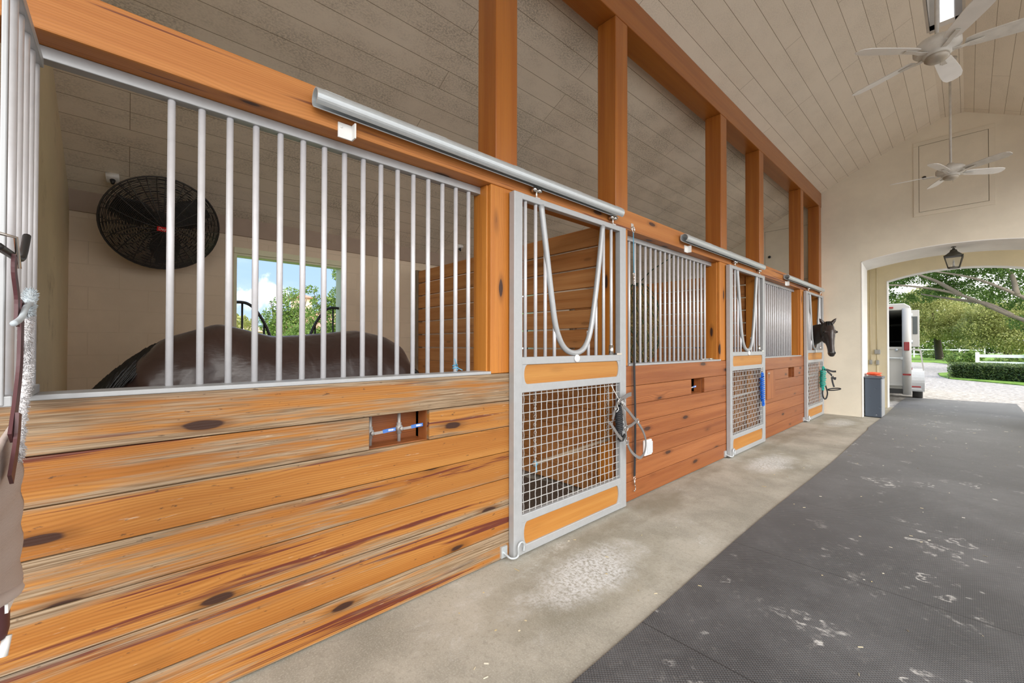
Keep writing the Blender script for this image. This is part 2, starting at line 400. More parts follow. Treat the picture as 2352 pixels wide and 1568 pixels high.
cup.box(-.305, -.225, YC1, YC1 + .05, 5.29, 6.1).box(-.085, -.025, YC1, YC1 + .05, 5.29, 6.1).box(-.225, -.085, YC1, YC1 + .05, 5.95, 6.1)
struct(cup.build('cupola_wall', plain('grey cream paint', (.5, .46, .4), .7)))
struct(B(-.225, -.215, YC1 + .02, YC1 + .04, 5.31, 5.95).box(-.095, -.085, YC1 + .02, YC1 + .04, 5.31, 5.95).build('window_2', WHITEP))

def arch_wall(y0, y1, x0, x1, top, ax0, ax1, az, nseg=28, bottom=0, dz=0):
    """wall in the XZ plane with an arched opening; top(x), az(x) give heights"""
    mb = MB(); xs = [ax0 + (ax1 - ax0) * i / nseg for i in range(nseg + 1)]
    def col(xa, xb, za, zb):
        ta, tb = top(xa), top(xb)
        d_ = dz if za > .1 else 0
        vs = [(xa, y0, za), (xb, y0, zb), (xb, y0, tb), (xa, y0, ta), (xa, y1, za - d_), (xb, y1, zb - d_), (xb, y1, tb), (xa, y1, ta)]
        mb.add(vs, [(0, 1, 2, 3), (7, 6, 5, 4), (3, 2, 6, 7)])
        return vs
    def side(xa, xb):
        n = max(1, int((xb - xa) / .7)); brk = sorted(set([xa, xb] + [q for q in (-.305, -.025) if xa < q < xb]))
        for p, q in zip(brk, brk[1:]): col(p, q, bottom, bottom)
    side(x0, ax0); side(ax1, x1)
    for a, b in zip(xs, xs[1:]): col(a, b, az(a), az(b))
    return mb, xs
def az1(x): return 2.972 + .148 * (1 - ((x - CX) / 1.218) ** 2)
def az2(x): return 2.79 + .165 * (1 - ((x - CX) / 1.05) ** 2)
mb, xs = arch_wall(YE, YE + .6, XB, 3.4, lambda x: cz(x) + .025, CX - 1.218, CX + 1.218, az1, dz=.085); struct(mb.build('wall_end', WALLC))
def reveal(xs, az, y0, y1, name, dz=0):
    t = MB(); e = .012
    for a, b in zip(xs, xs[1:]):
        t.add([(a, y0, az(a)), (b, y0, az(b)), (b, y1, az(b) - dz), (a, y1, az(a) - dz), (a, y0, az(a) - e), (b, y0, az(b) - e), (b, y1, az(b) - e - dz), (a, y1, az(a) - e - dz)],
              [(0, 1, 2, 3), (7, 6, 5, 4), (0, 4, 5, 1), (2, 6, 7, 3)])
    for xq, sg in ((xs[0], 1), (xs[-1], -1)):
        xa, xb = sorted((xq, xq + sg * e)); z0, z1 = az(xq), az(xq) - dz
        t.add([(xa, y0, 0), (xb, y0, 0), (xb, y1, 0), (xa, y1, 0), (xa, y0, z0), (xb, y0, z0), (xb, y1, z1), (xa, y1, z1)], [(3, 2, 1, 0), (4, 5, 6, 7), (0, 1, 5, 4), (1, 2, 6, 5), (2, 3, 7, 6), (3, 0, 4, 7)])
    return struct(t.build(name, WALLW))
reveal(xs, az1, YE - .004, YE + .604, 'trim_1', .085)
mb, xs2 = arch_wall(12.3, 12.58, -2.6, 2.3, lambda x: 3.6, CX - 1.05, CX + 1.05, az2); struct(mb.build('wall_porch', WALLY))
reveal(xs2, az2, 12.296, 12.584, 'trim_2')
struct(B(-2.6, -2.4, YE + .6, 12.3, 0, 3.6).build('wall_porch_left', WALLY)); struct(B(2.1, 2.3, YE + .6, YE + .8, 0, 3.6).build('wall_porch_right', WALLY))
struct(B(-2.6, 2.3, YE + .6, 12.58, 3.42, 3.6).build('ceiling', WALLW))
# stall back wall with window openings
WIN = [(.86, 2.07), (4.42, 5.63), (7.98, 9.19)]; WZ0, WZ1 = 1.02, 2.415
bw = MB(); zt = cz(XB) + .02; q = YN
for a, b in WIN:
    bw.box(XB - .2, XB, q, a, 0, zt).box(XB - .2, XB, a, b, 0, WZ0).box(XB - .2, XB, a, b, WZ1, zt); q = b
bw.box(XB - .2, XB, q, YE, 0, zt); struct(bw.build('wall_back', WALLB))
TRIMG = plain('pale green cream paint', (.72, .72, .5), .5)
for i, (a, b) in enumerate(WIN):
    w = MB().box(XB - .2, XB + .012, a, b, WZ1 - .035, WZ1 + .03).box(XB - .15, XB - .0, a, b, WZ1 - .06, WZ1 - .035)
    w.box(XB - .2, XB + .006, b - .03, b, WZ0, WZ1 - .035).box(XB - .2, XB + .006, a, a + .03, WZ0, WZ1 - .035).box(XB - .22, XB + .03, a, b, WZ0 - .04, WZ0)
    struct(w.build('window_%d' % (3 + i), TRIMG, bev=.004))
struct(MB().prism([(XB, cz(XB) - .13), (XB + .02, cz(XB) - .13), (XB + .09, cz(XB + .09)), (XB, cz(XB))], YN, YE, 1).build('trim_3', plain('old beige trim', (.42, .33, .26), .7)))
# near stall wall (masonry, follows the roof slope)
struct(MB().prism([(XB, 0), (-2.25, 0), (-2.25, cz(-2.25)), (XB, cz(XB))], YN - .2, YN, 1).build('wall_near', WALLL))
struct(B(-2.2, -2.0, -3.2, -.44, 0, 2.365, 1).build('wall_front', PINE_RED))
# wooden partitions inside, boards with gaps between posts
for i, yy in enumerate((3.115, 6.675)):
    t = thing('stall_partition', (-3.8, yy, 0), ['slatted pine partition between the bay horse and the hay stall', 'slatted pine partition far behind the second sliding door'][i], 'partition', 'stall partitions')
    pl = MB(); z = .04
    for k in range(13):
        low = z < 1.15; zb = z + (.182 if low else .168); pl.box(XB + .12, -2.21, yy - .02, yy + .02, z, min(zb, 2.44), 0); z += .185
    pl.build('board_panel', PART, t, .004)
    B(XB + .005, XB + .12, yy - .05, yy + .05, 0, 2.445, 2).build('post', GREYWOOD, t, .004)
# unseen right side of aisle, shaped for light: low boarding, posts, open above
struct(MB().box(XR, XR + .12, -3.2, YE, 0, .28, 1).build('wall_right', PINE_RED))

# ------------------------------------------------------------------ timber frame
def beam(name, x0, x1, y0, y1, z0, z1, g, mat, label, cat, grp=None, bev=.006):
    return tag(B(x0, x1, y0, y1, z0, z1, g).build(name, mat, bev=bev), label, cat, grp)
beam('timber_beam', -2.19, -2.0, -3.2, YE - .005, 2.365, 2.535, 1, PINE_BEAM, 'long orange pine beam with dark knots running over the stall bars and doors', 'beam')
beam('timber_beam', -2.22, -2.0, -3.2, YE - .005, 4.16, 4.45, 1, CEDAR, 'high red-brown cedar beam under the edge of the vaulted ceiling', 'beam')
beam('timber_beam', XR, XR + .2, -3.2, YE - .005, 4.12, 4.42, 1, CEDAR, 'cedar beam along the unseen right side of the aisle, left open for daylight', 'beam')
PX = [(1.70, 1.885), (3.025, 3.21), (5.25, 5.435), (6.625, 6.81), (8.81, 8.995), (10.155, 10.34)]
PL = ['nearest tall cedar post, cut by the top edge of the photo', 'tall cedar post above the far end of the first sliding door track',
      'tall cedar post above the second sliding door, on its near side', 'tall cedar post above the second sliding door, on its far side',
      'tall cedar post rising beside the third door track, second from the end wall', 'tall cedar post tight against the cream end wall']
for (a, b), l in zip(PX, PL):
    beam('timber_post', -2.19, -2.005, a, b, 2.535, 4.16, 2, CEDAR, l, 'post', 'tall posts between the two beams')
LP = ['golden pine post between the near grille and the first sliding door', 'pine post seen through the bars of the first sliding door, on its far side',
      'golden pine post with a knot left of the second sliding door', 'pine post behind the second sliding door, on its far side',
      'golden pine post left of the third sliding door by the horse head', 'pine post behind the third door, against the end wall']
for k, ((a, b), l) in enumerate(zip(PX, LP)):
    p = MB().box(-2.19, -2.035, a, b, 0, 2.365, 2)
    if k % 2 == 0: p.box(-2.17, -2.035, a - .05, a - .003, 0, 2.365, 2); p.box(-2.035, -2.006, a - .04, b, 1.18, 2.365, 2)
    else: p.box(-2.035, -2.006, a, b, 1.18, 2.365, 2)
    tag(p.build('stall_post', PINE_POST, bev=.005), l, 'post', 'posts under the long beam')
for k, y in enumerate((-1.2, 2.3, 5.9, 9.4)):
    beam('aisle_post', XR, XR + .19, y, y + .19, .28, 4.12, 2, CEDAR, 'cedar post on the wall kept low for daylight, unseen right side of the aisle', 'post', 'posts on the right side of the aisle')

# ------------------------------------------------------------------ stall fronts
ROWS = [(1.003, 1.178), (.839, 1.0), (.677, .836), (.51, .674), (.341, .507), (.172, .338), (.008, .169)]
BS = .0968
def stall_front(i, y0, y1, rec, bar_y, mat, label):
    t = thing('stall_enclosure', (-2.06, (y0 + y1) / 2, 0), label, 'stall front', 'plank and bar stall fronts')
    pl = MB()
    for k, (a, b) in enumerate(ROWS):
        if k == 1 and rec:
            pl.box(-2.032, -2.0, y0, rec[0], a, b, 1).box(-2.032, -2.0, rec[1], y1, a, b, 1)
        else: pl.box(-2.032, -2.0, y0, y1, a, b, 1)
    pl.build('plank_panel', mat, t, .0035)
    bk = MB(); ya, yb = (y0 + .0, y1 - .25) if i == 0 else (y0 + .2, y1 - .25)
    bk.box(-2.15, -2.12, ya, yb, .01, .83, 1).box(-2.15, -2.12, ya, yb, 1.01, 1.178, 1).box(-2.15, -2.12, ya, rec[0], .83, 1.01, 1).box(-2.15, -2.12, rec[1], yb, .83, 1.01, 1)
    bk.build('inner_boarding', PART, t)
    if rec:
        a, b = rec
        rc = MB().box(-2.16, -2.15, a - .03, b + .03, .80, 1.03, 1).box(-2.15, -2.034, b, b + .02, .835, 1.0, 2).box(-2.15, -2.034, a - .02, a, .835, 1.0, 2)
        rc.box(-2.15, -2.034, a - .02, b + .02, .815, .8385, 1).box(-2.15, -2.034, a - .02, b + .02, 1.001, 1.02, 1)
        rc.build('utility_recess', PINE_RED, t, .003)
    B(-2.135, -1.998, ya + (.15 if i == 0 else 0), yb + .02, 1.178, 1.196).build('sill_rail', ALU, t, .003)
    B(-2.15, -2.1, ya + (.15 if i == 0 else 0), yb + .02, 2.32, 2.364).build('top_rail', ALU, t, .003)
    for y in bar_y:
        MB().tube([(-2.122, y, 1.19), (-2.122, y, 2.33)], .0128 if y != 'x' else .02, 14).build('bar', BARM, t)
    return t
S1 = stall_front(0, YN, 1.89, (.882, 1.222), [.121 + BS * k for k in range(16)], PINE, 'weathered yellow-orange plank stall front with silver bars, nearest the camera')
S2 = stall_front(1, 3.02, 5.45, (4.43, 4.76), [5.06 - BS * k for k in range(19)], PINE_RED, 'red-brown plank stall front with silver bars, between the first and second sliding doors')
S3 = stall_front(2, 6.60, 9.01, (7.99, 8.33), [8.62 - BS * k for k in range(19)], PINE_RED, 'pale pinkish plank stall front with a leaning board, between the second and third sliding doors')

# ------------------------------------------------------------------ sliding doors
def make_door():
    t = thing('sliding_door', (-1.97, 2.447, .012), '', 'stall door', 'sliding aluminium stall doors')
    X0, X1 = -1.996, -1.946; Y0, Y1 = 1.805, 3.089
    fr = MB()
    fr.box(X0, X1, Y0, Y0 + .074, .012, 2.345); fr.box(X0, X1, Y1 - .085, Y1, .012, 2.345)
    a, b = Y0 + .074, Y1 - .085
    for z0, z1 in ((2.305, 2.345), (1.231, 1.281), (1.05, 1.104), (.212, .264), (.012, .066)): fr.box(X0 + .002, X1 - .002, a, b, z0, z1)
    fr.build('frame', ALU, t, .004)
    gs = MB()                                   # end plates with a concave cut around the wooden inserts
    for z0, z1 in ((1.104, 1.231), (.066, .212)):
        h = (z1 - z0) / 2; zc = (z0 + z1) / 2
        for ye, sg in ((a, 1), (b, -1)):
            arc = [(ye + sg * (.05 - .03 * math.cos(q) ), zc + h * math.sin(q)) for q in [PI / 2 - PI * k / 10 for k in range(11)]]
            gs.prism([(ye, z1)] + arc + [(ye, z0)], X0 + .006, X1 - .006, 0)
    gs.build('corner_plate', ALU, t)
    for z0, z1 in ((1.104, 1.231), (.066, .212)): B(X0 + .012, X1 - .014, a, b, z0, z1, 1).build('wood_insert', INSERT, t)
    for y, zt in ((1.925, 2.31), (2.022, 2.31), (2.118, 2.03), (2.213, 1.54), (2.602, 1.47), (2.699, 1.86), (2.8, 2.31), (2.906, 2.31)):
        MB().tube([(-1.971, y, 1.275), (-1.971, y, zt)], .0122, 12).build('bar', BARM, t)
    yk = curve_pts([(-1.958, 2.064, 2.31), (-1.958, 2.121, 1.979), (-1.958, 2.175, 1.668), (-1.958, 2.222, 1.465), (-1.958, 2.305, 1.34), (-1.958, 2.423, 1.302), (-1.958, 2.535, 1.34), (-1.958, 2.61, 1.465), (-1.958, 2.667, 1.7), (-1.958, 2.722, 2.0), (-1.958, 2.773, 2.31)], 6)
    MB().tube(yk, .0205, 14).build('yoke', ALU, t)
    MB().lathe([(0, .0), (.026, 0), (.029, .004), (.026, .012), (.008, .014), (.0, .006)], (-1.948, 2.432, 1.262), 20, (1, 0, 0)).build('knob', WHITEPL, t)
    MB().tube([(-1.971, 2.906, 1.275), (-1.971, 2.906, 1.36)], .0185, 12).box(-1.985, -1.945, 2.95, 3.02, 1.28, 1.295).build('bolt', STEEL, t)
    ms = MB(); n = 20; m = 14; y0, y1, z0, z1 = a - .005, b + .005, .25, 1.06
    for k in range(n):
        y = a + (b - a) * (k + .5) / n
        ms.tube([(-1.966 + (.0022 if (j + k) % 2 else -.0022), y + (.0012 if j % 2 else -.0012), z0 + (z1 - z0) * j / m) for j in range(m + 1)], .0032, 6, False)
    for k in range(m):
        z = z0 + (z1 - z0) * (k + .5) / m
        ms.tube([(-1.966 + (-.0022 if (j + k) % 2 else .0022), y0 + (y1 - y0) * j / n, z) for j in range(n + 1)], .0032, 6, False)
    ms.build('wire_mesh', MESHM, t)
    for y in (2.03, 2.93):
        h = MB().tube([(-1.971, y, 2.34), (-1.971, y, 2.42)], .007, 8).box(-1.985, -1.955, y - .022, y + .022, 2.345, 2.353)
        h.tube([(-1.99, y - .022, 2.405), (-1.95, y - .022, 2.405)], .016, 10).tube([(-1.99, y + .022, 2.405), (-1.95, y + .022, 2.405)], .016, 10).box(-1.98, -1.96, y - .03, y + .03, 2.40, 2.41)
        h.build('hanger', STEEL, t)
    g = MB().tube(curve_pts([(-1.99, 1.76, .05), (-1.935, 1.77, .03), (-1.925, 1.82, .03), (-1.925, 1.825, .09), (-1.925, 1.85, .11), (-1.925, 1.875, .09), (-1.925, 1.87, .045)], 5), .007, 8)
    g.box(-2.0, -1.985, 1.735, 1.785, .02, .09); g.build('floor_guide', GALV, t)
    return t
D1 = make_door()
D1['label'] = 'silver sliding stall door with a V-shaped yoke, nearest, grey halter hung on it'
D2 = copy_tree(D1); D2.location.y += 3.565; D2['label'] = 'silver sliding stall door with a blue rope bundle hanging at its far edge'
D3 = copy_tree(D1); D3.location.y += 7.12; D3['label'] = 'silver sliding stall door the dark horse looks out of, beside the end wall'

def make_track():
    t = thing('door_track', (-1.945, 1.8, 2.41), '', 'door track', 'galvanised door tracks')
    r0, r1 = .041, .036; c = (-1.943, 2.452); ang = [math.radians(-62 + 304 * k / 24) for k in range(25)]
    poly = [(c[0] + r0 * math.cos(a), c[1] + r0 * math.sin(a)) for a in ang] + [(c[0] + r1 * math.cos(a), c[1] + r1 * math.sin(a)) for a in reversed(ang)]
    mb = MB(); n = len(poly); y0, y1 = .6, 3.0
    vs = [(p[0], y, p[1]) for y in (y0, y1) for p in poly]
    fs = [(i, (i + 1) % n, n + (i + 1) % n, n + i) for i in range(n)] + [(k, k + 1, n - 2 - k, n - 1 - k) for k in range(24)] + [(n + k, n + n - 1 - k, n + n - 2 - k, n + k + 1) for k in range(24)]
    mb.add(vs, fs, None, False); mb.build('rail', GALV, t)
    for y in (.64, 1.2, 1.8, 2.4, 2.93):
        MB().box(-2.0, -1.94, y, y + .09, 2.493, 2.499).box(-2.0, -1.995, y, y + .09, 2.44, 2.499).build('bracket', GALV, t)
    MB().box(-2.0, -1.993, .72, .79, 2.335, 2.405).box(-2.0, -1.955, .783, .79, 2.335, 2.405).lathe([(0, 0), (.006, 0), (.006, .004), (0, .004)], (-1.993, .735, 2.385), 8, (1, 0, 0)).build('end_stop', WHITEP, t)
    return t
T1 = make_track(); T1['label'] = 'galvanised tubular door track on the orange beam above the nearest sliding door'
T2 = copy_tree(T1); T2.location.y += 3.55; T2['label'] = 'galvanised tubular door track above the second sliding door, with the blue rope'
T3 = copy_tree(T1); T3.location.y += 7.1; T3['label'] = 'galvanised tubular door track above the third sliding door, ending at the end wall'

# ------------------------------------------------------------------ swung-out grille at the left edge, with tack on it
G = thing('feed_grille', (-1.86, -.235, 1.2), 'narrow silver bar grille swung open into the aisle, tack hanging on it', 'grille')
f = MB(); gy = -.235
f.box(-2.1, -1.645, gy - .02, gy + .02, 2.285, 2.315).box(-2.1, -1.645, gy - .02, gy + .02, 1.197, 1.225)
f.box(-1.66, -1.642, gy - .006, gy + .006, 1.2, 2.31).build('frame', ALU, G, .003)
for x in (-2.085, -1.995, -1.9, -1.805, -1.72): MB().tube([(x, gy, 1.21), (x, gy, 2.29)], .0128, 14).build('bar', BARM, G)
HK = thing('bridle_hook', (-1.68, -.19, 1.57), 'black bent bridle hook on the open bar grille', 'hook')
MB().tube(curve_pts([(-1.36, -.2, 1.56), (-1.45, -.2, 1.562), (-1.58, -.2, 1.567), (-1.64, -.2, 1.585), (-1.695, -.2, 1.645)], 6), .008, 10).build('arm', BLACKM, HK)
MB().tube([(-1.43, -.215, 1.6), (-1.47, -.19, 1.6), (-1.475, -.185, 1.53)], .004, 8).box(-1.46, -1.42, -.222, -.215, 1.56, 1.62).build('clip', STEEL, HK)
BR = thing('fleece_halter', (-1.52, -.19, 1.2), 'maroon leather halter with white fleece padding on the black hook', 'halter')
MB().ribbon(curve_pts([(-1.46, -.19, 1.555), (-1.455, -.19, 1.52), (-1.48, -.188, 1.46), (-1.47, -.187, 1.4)], 5), .03, .006, (1, 0, 0)).build('strap', MAROON, BR)
MB().ribbon(curve_pts([(-1.53, -.188, 1.46), (-1.52, -.187, 1.38), (-1.51, -.187, 1.3), (-1.47, -.187, 1.22), (-1.42, -.187, 1.15)], 5), .04, .006, (1, 0, 0)).ribbon(curve_pts([(-1.45, -.18, 1.2), (-1.43, -.18, 1.14), (-1.37, -.18, 1.07)], 5), .035, .006, (1, 0, .3)).build('strap', MAROON, BR)
fl = MB(); pts = curve_pts([(-1.635, -.19, 1.475), (-1.625, -.188, 1.43), (-1.575, -.186, 1.385), (-1.59, -.186, 1.34), (-1.6, -.186, 1.29), (-1.56, -.186, 1.24), (-1.515, -.186, 1.17), (-1.49, -.186, 1.1)], 6)
fl.tube(pts, [.0085 + .0015 * math.sin(i * 2.3) for i in range(len(pts))], 10)
for p in pts:
    for k in range(90):
        d = V((U(-1, 1), U(-1, 1), U(-1, 1))).normalized(); q = p + V((U(-.004, .004), 0, U(-.008, .008))); fl.tube([q + d * .006, q + d * U(.012, .016) + V((0, 0, -.003))], [.0016, .0005], 3, False)
fl.build('fleece_pad', FLEECE, BR)
kp = MB(); kc = curve_pts([(-1.655, -.188, 1.49), (-1.63, -.186, 1.475), (-1.6, -.184, 1.455), (-1.58, -.184, 1.435)], 4)
kp.tube(kc, [.012] * len(kc), 8)
for p in kc:
    for k in range(60): d = V((U(-1, 1), U(-1, 1), U(-1, 1))).normalized(); kp.tube([p + d * .01, p + d * U(.014, .018)], [.0018, .0005], 3, False)
kp.tube(curve_pts([(-1.38, -.18, 1.40), (-1.45, -.178, 1.415), (-1.5, -.178, 1.44), (-1.55, -.178, 1.455), (-1.6, -.18, 1.455)], 5), .006, 8)
kp.build('keeper', plain('pale blue grey webbing', (.5, .56, .6), .9), BR)
cl = MB(); nx, nz = 20, 34; vs = []
for sgn in (0, 1):
    for j in range(nz + 1):
        for i in range(nx + 1):
            u, v = i / nx, j / nz
            xr = -1.565 - .075 * v - .005 * math.sin(v * 23) - .004 * math.sin(v * 57)
            x = xr + (1 - u) * .5
            zz = 1.17 - v * .43 + (1 - u) * (.12 * v - .1 * (1 - v))
            y = -.205 + .008 * math.sin(u * 8 + v * 2) * (.3 + v) + .003 * math.sin(v * 31 + u * 5) + sgn * .012
            vs.append((x, y, zz))
W1 = (nx + 1) * (nz + 1); fs = []
for j in range(nz):
    for i in range(nx):
        a = j * (nx + 1) + i; fs.append((a, a + 1, a + nx + 2, a + nx + 1)); fs.append((W1 + a, W1 + a + nx + 1, W1 + a + nx + 2, W1 + a + 1))
edge = [i for i in range(nx + 1)] + [j * (nx + 1) + nx for j in range(1, nz + 1)] + [nz * (nx + 1) + i for i in range(nx - 1, -1, -1)] + [j * (nx + 1) for j in range(nz - 1, 0, -1)]
for a, b in zip(edge, edge[1:] + edge[:1]): fs.append((b, a, W1 + a, W1 + b))
SP = thing('saddle_pad', (-1.45, -.2, .72), 'beige quilted saddle pad hanging at the left edge below the halter', 'saddle pad')
cl.add(vs, fs, None, True); cl.build('cloth', BEIGE, SP)
hem = MB(); e = [vs[nz * (nx + 1) + i] for i in range(nx + 1)]
hem.tube([(p[0] - (.02 if i == nx else 0), p[1] + .006, p[2] + .012) for i, p in enumerate(e)], .014, 8); hem.build('hem', plain('pale hem binding', (.6, .53, .5), .9), SP)
BT = thing('leg_boots', (-1.47, -.22, .68), 'dark maroon and white leg boots hanging below the saddle pad', 'leg boots')
MB().lathe([(.03, 0), (.034, .02), (.034, .06), (.037, .1), (.03, .104), (.027, .06), (.027, .015)], (-1.47, -.225, .7), 16).build('shell', MAROON, BT)
MB().ribbon([(-1.53, -.205, .8), (-1.525, -.205, .74), (-1.515, -.205, .70)], .025, .006, (1, .3, 0)).ribbon([(-1.52, -.19, .79), (-1.47, -.188, .785), (-1.42, -.19, .78)], .02, .005, (0, 0, 1)).ribbon([(-1.47, -.235, .79), (-1.5, -.232, 1.0), (-1.56, -.232, 1.2)], .02, .004, (1, 0, 0)).tube([(-1.46, -.2, .66), (-1.47, -.195, .7)], .008, 8).build('strap', WHITEP, BT)

# ------------------------------------------------------------------ small fittings on the fronts
def valve(x, y, z, label):
    t = thing('ball_valve', (x, y, .838), label, 'valve', 'water valves in the recess')
    MB().tube([(x, y, .8385), (x, y, 1.0)], .009, 10).build('pipe', DSTEEL, t)
    MB().lathe([(0, -.03), (.013, -.03), (.013, -.015), (.018, -.012), (.02, 0), (.018, .012), (.013, .015), (.013, .03), (0, .03)], (x, y, z), 14).tube([(x, y, z), (x + .03, y, z)], .009, 10).lathe([(0, 0), (.011, 0), (.011, .008), (0, .008)], (x + .026, y, z), 6, (1, 0, 0)).build('body', DSTEEL, t)
    hd = MB().ribbon([(x + .033, y + .008, z), (x + .036, y + .03, z + .001), (x + .042, y + .055, z + .004)], .014, .003, (0, 0, 1)); hd.build('lever', STEEL, t)
    h2 = MB().ribbon([(x + .0405, y + .05, z + .004), (x + .042, y + .075, z + .007), (x + .042, y + .115, z + .009), (x + .042, y + .12, z + .009)], .018, .006, (0, 0, 1)).build('lever_grip', BLUEH, t)
    mk = MB()
    for k in range(6): mk.box(x + .0452, x + .0458, y + .079 + k * .0045, y + .082 + k * .0045, z + .004, z + .013)
    mk.box(x + .0452, x + .0458, y + .108, y + .111, z + .005, z + .012).build('lettering', WHITEPL, t)
valve(-2.09, .925, .905, 'blue-handled ball valve at the left end of the water valve recess in the near front')
valve(-2.085, 1.085, .91, 'blue-handled ball valve in the middle of the water valve recess in the near front')
valve(-2.085, 4.52, .9, 'small ball valve in the recess of the front beyond the first sliding door')
# blue baling cord tied to a bar
bc = MB().tube([(-2.122 + .016 * math.cos(k), 1.476 + .016 * math.sin(k), 1.206 + .0024 * k) for k in range(14)], .004, 6)
bc.tube([(-2.105, 1.476, 1.23), (-2.085, 1.455, 1.25), (-2.075, 1.44, 1.275)], .003, 5).tube([(-2.105, 1.48, 1.22), (-2.08, 1.5, 1.205)], .003, 5)
tag(bc.build('twine', BLUEC), 'scrap of blue twine tied round a bar of the near stall front, beside the post', 'twine')
# leaning flap board on the third front
t = thing('recess_cover', (-1.97, 7.0, .56), 'reddish flap board leaning over the far stall front', 'board')
MB().add([], []).box(-1.998, -1.965, 6.80, 7.17, .58, 1.0, 2).build('plank', PINE_RED, t, .004)
B(-1.964, -1.958, 6.82, 6.9, .95, .97).build('hinge', DSTEEL, t)
# outlet on the second front
t = thing('outlet_cover', (-1.985, 3.5, .36), 'white plastic outlet cover low on the red-brown plank front', 'outlet')
B(-1.999, -1.975, 3.44, 3.565, .36, .5).build('box', WHITEPL, t, .006); B(-1.976, -1.963, 3.475, 3.56, .375, .485).build('lid', plain('clear grey plastic', (.6, .63, .66), .2), t, .006)
t = thing('slide_bolt', (-2.0, 4.9, 1.2), 'steel slide bolt on the sill of the red-brown stall front', 'latch')
MB().tube([(-2.01, 4.72, 1.206), (-2.01, 5.02, 1.206)], .006, 8).box(-2.03, -1.995, 4.8, 4.83, 1.197, 1.214).box(-2.03, -1.995, 4.93, 4.96, 1.197, 1.214).build('bolt', STEEL, t)

# ------------------------------------------------------------------ cross tie
t = thing('cross_tie', (-1.975, 3.268, .08), 'long black cross tie strap on blue cord hanging from the beam', 'cross tie')
eb = MB().box(-2.0, -1.994, 3.245, 3.285, 2.375, 2.43)
eb.tube([(-1.985 + .0 * k, 3.266 + .02 * math.sin(k * PI / 8), 2.375 + .024 * math.cos(k * PI / 8)) for k in range(17)], .0045, 8).tube([(-1.998, 3.266, 2.4), (-1.985, 3.266, 2.4)], .005, 8)
eb.build('eye_bolt', STEEL, t)
MB().tube([(-1.985, 3.262, 2.35), (-1.98, 3.262, 2.0)], .0022, 6).tube([(-1.985, 3.27, 2.35), (-1.98, 3.27, 2.0)], .0022, 6).ball((-1.98, 3.266, 2.0), .008, 8).build('cord', BLUEC, t)
def snap(mb, x, y, z, s=1):
    mb.tube([(x, y + .013 * s * math.sin(k * PI / 6), z + .013 * s * math.cos(k * PI / 6)) for k in range(13)], .003 * s, 6)
    mb.tube([(x, y, z - .013 * s), (x, y, z - .05 * s)], .0065 * s, 8)
    mb.tube([(x, y, z - .05 * s), (x, y + .013 * s, z - .062 * s), (x, y + .015 * s, z - .085 * s), (x, y, z - .1 * s), (x, y - .006 * s, z - .09 * s)], .0035 * s, 6)
sn = MB(); snap(sn, -1.98, 3.266, 1.985, 1.0); sn.build('snap', STEEL, t); sn = MB(); snap(sn, -1.978, 3.268, .2, 1.15); sn.build('snap', STEEL, t)
MB().ribbon(curve_pts([(-1.978, 3.266, 1.89), (-1.978, 3.267, 1.2), (-1.97, 3.268, .7), (-1.977, 3.268, .22)], 6), .026, .006, (0, 1, 0)).build('strap', BLACKSTR, t)

# ------------------------------------------------------------------ halters and ropes on the doors
def ring(mb, c, r, th=.004, n=16, ax=0):
    c = V(c); pts = []
    for k in range(n + 1):
        q = 2 * PI * k / n; a, b = r * math.cos(q), r * math.sin(q)
        pts.append(c + (V((0, a, b)) if ax == 0 else V((a, b, 0)) if ax == 2 else V((a, 0, b))))
    return mb.tube(pts, th, 8, False)
def rope_bundle(pts_top, pts_bot, n, r, rope, name, mat, parent):
    """a hank: coils wrapped round a folded length"""
    a, b = V(pts_top), V(pts_bot); mb = MB(); pts = []
    for k in range(n * 12 + 1):
        q = 2 * PI * k / 12; f = k / (n * 12)
        rr = r * (1 + .14 * math.sin(f * 37) - .25 * abs(f - .5)); p = a.lerp(b, f)
        pts.append(p + V((rr * .75 * math.cos(q), rr * math.sin(q), .35 * r * math.sin(q + 1))))
    mb.tube(pts, rope, 6)
    mb.tube(curve_pts([a + V((0, .3 * r, 0)), a + V((.01, .6 * r, .04)), a + V((0, 0, .06)), a + V((0, -.5 * r, .03)), a], 5), rope, 6)
    mb.tube(curve_pts([b + V((0, .4 * r, .02)), b + V((.012, .5 * r, -.05)), b + V((0, -.2 * r, -.06)), b + V((0, -.4 * r, 0))], 5), rope, 6)
    return mb.build(name, mat, parent)
xh = -1.905
t = thing('door_halter', (xh, 2.99, .41), 'grey nylon halter with buckles hanging on the nearest sliding door', 'halter')
st = MB(); D = (0, .8, -.6)
def strap(ctrl, wd=.026, n=6): 
    pts = curve_pts(ctrl, n); dirs = []
    for i in range(len(pts)):
        q = (pts[min(i + 1, len(pts) - 1)] - pts[max(i - 1, 0)]).normalized(); dirs.append(tuple(q.cross(V((1, .15, 0)))))
    return MB().ribbon(pts, wd, .005, dirs).build('strap', GREYSTR, t)
strap([(xh, 2.905, .90), (xh + .012, 2.96, .93), (xh + .015, 3.02, .95), (xh + .012, 3.08, .955)], .034)
strap([(xh, 2.9, .9), (xh + .01, 2.87, .88), (xh + .012, 2.84, .84), (xh + .01, 2.815, .775)], .032)
strap([(xh + .012, 2.935, .885), (xh + .02, 2.96, .8), (xh + .02, 2.985, .72), (xh + .012, 3.0, .685)])
strap([(xh + .008, 2.95, .88), (xh + .016, 3.03, .82), (xh + .02, 3.1, .76), (xh + .012, 3.17, .72)])
strap([(xh + .008, 3.005, .683), (xh + .016, 3.08, .70), (xh + .014, 3.165, .728)], .024)
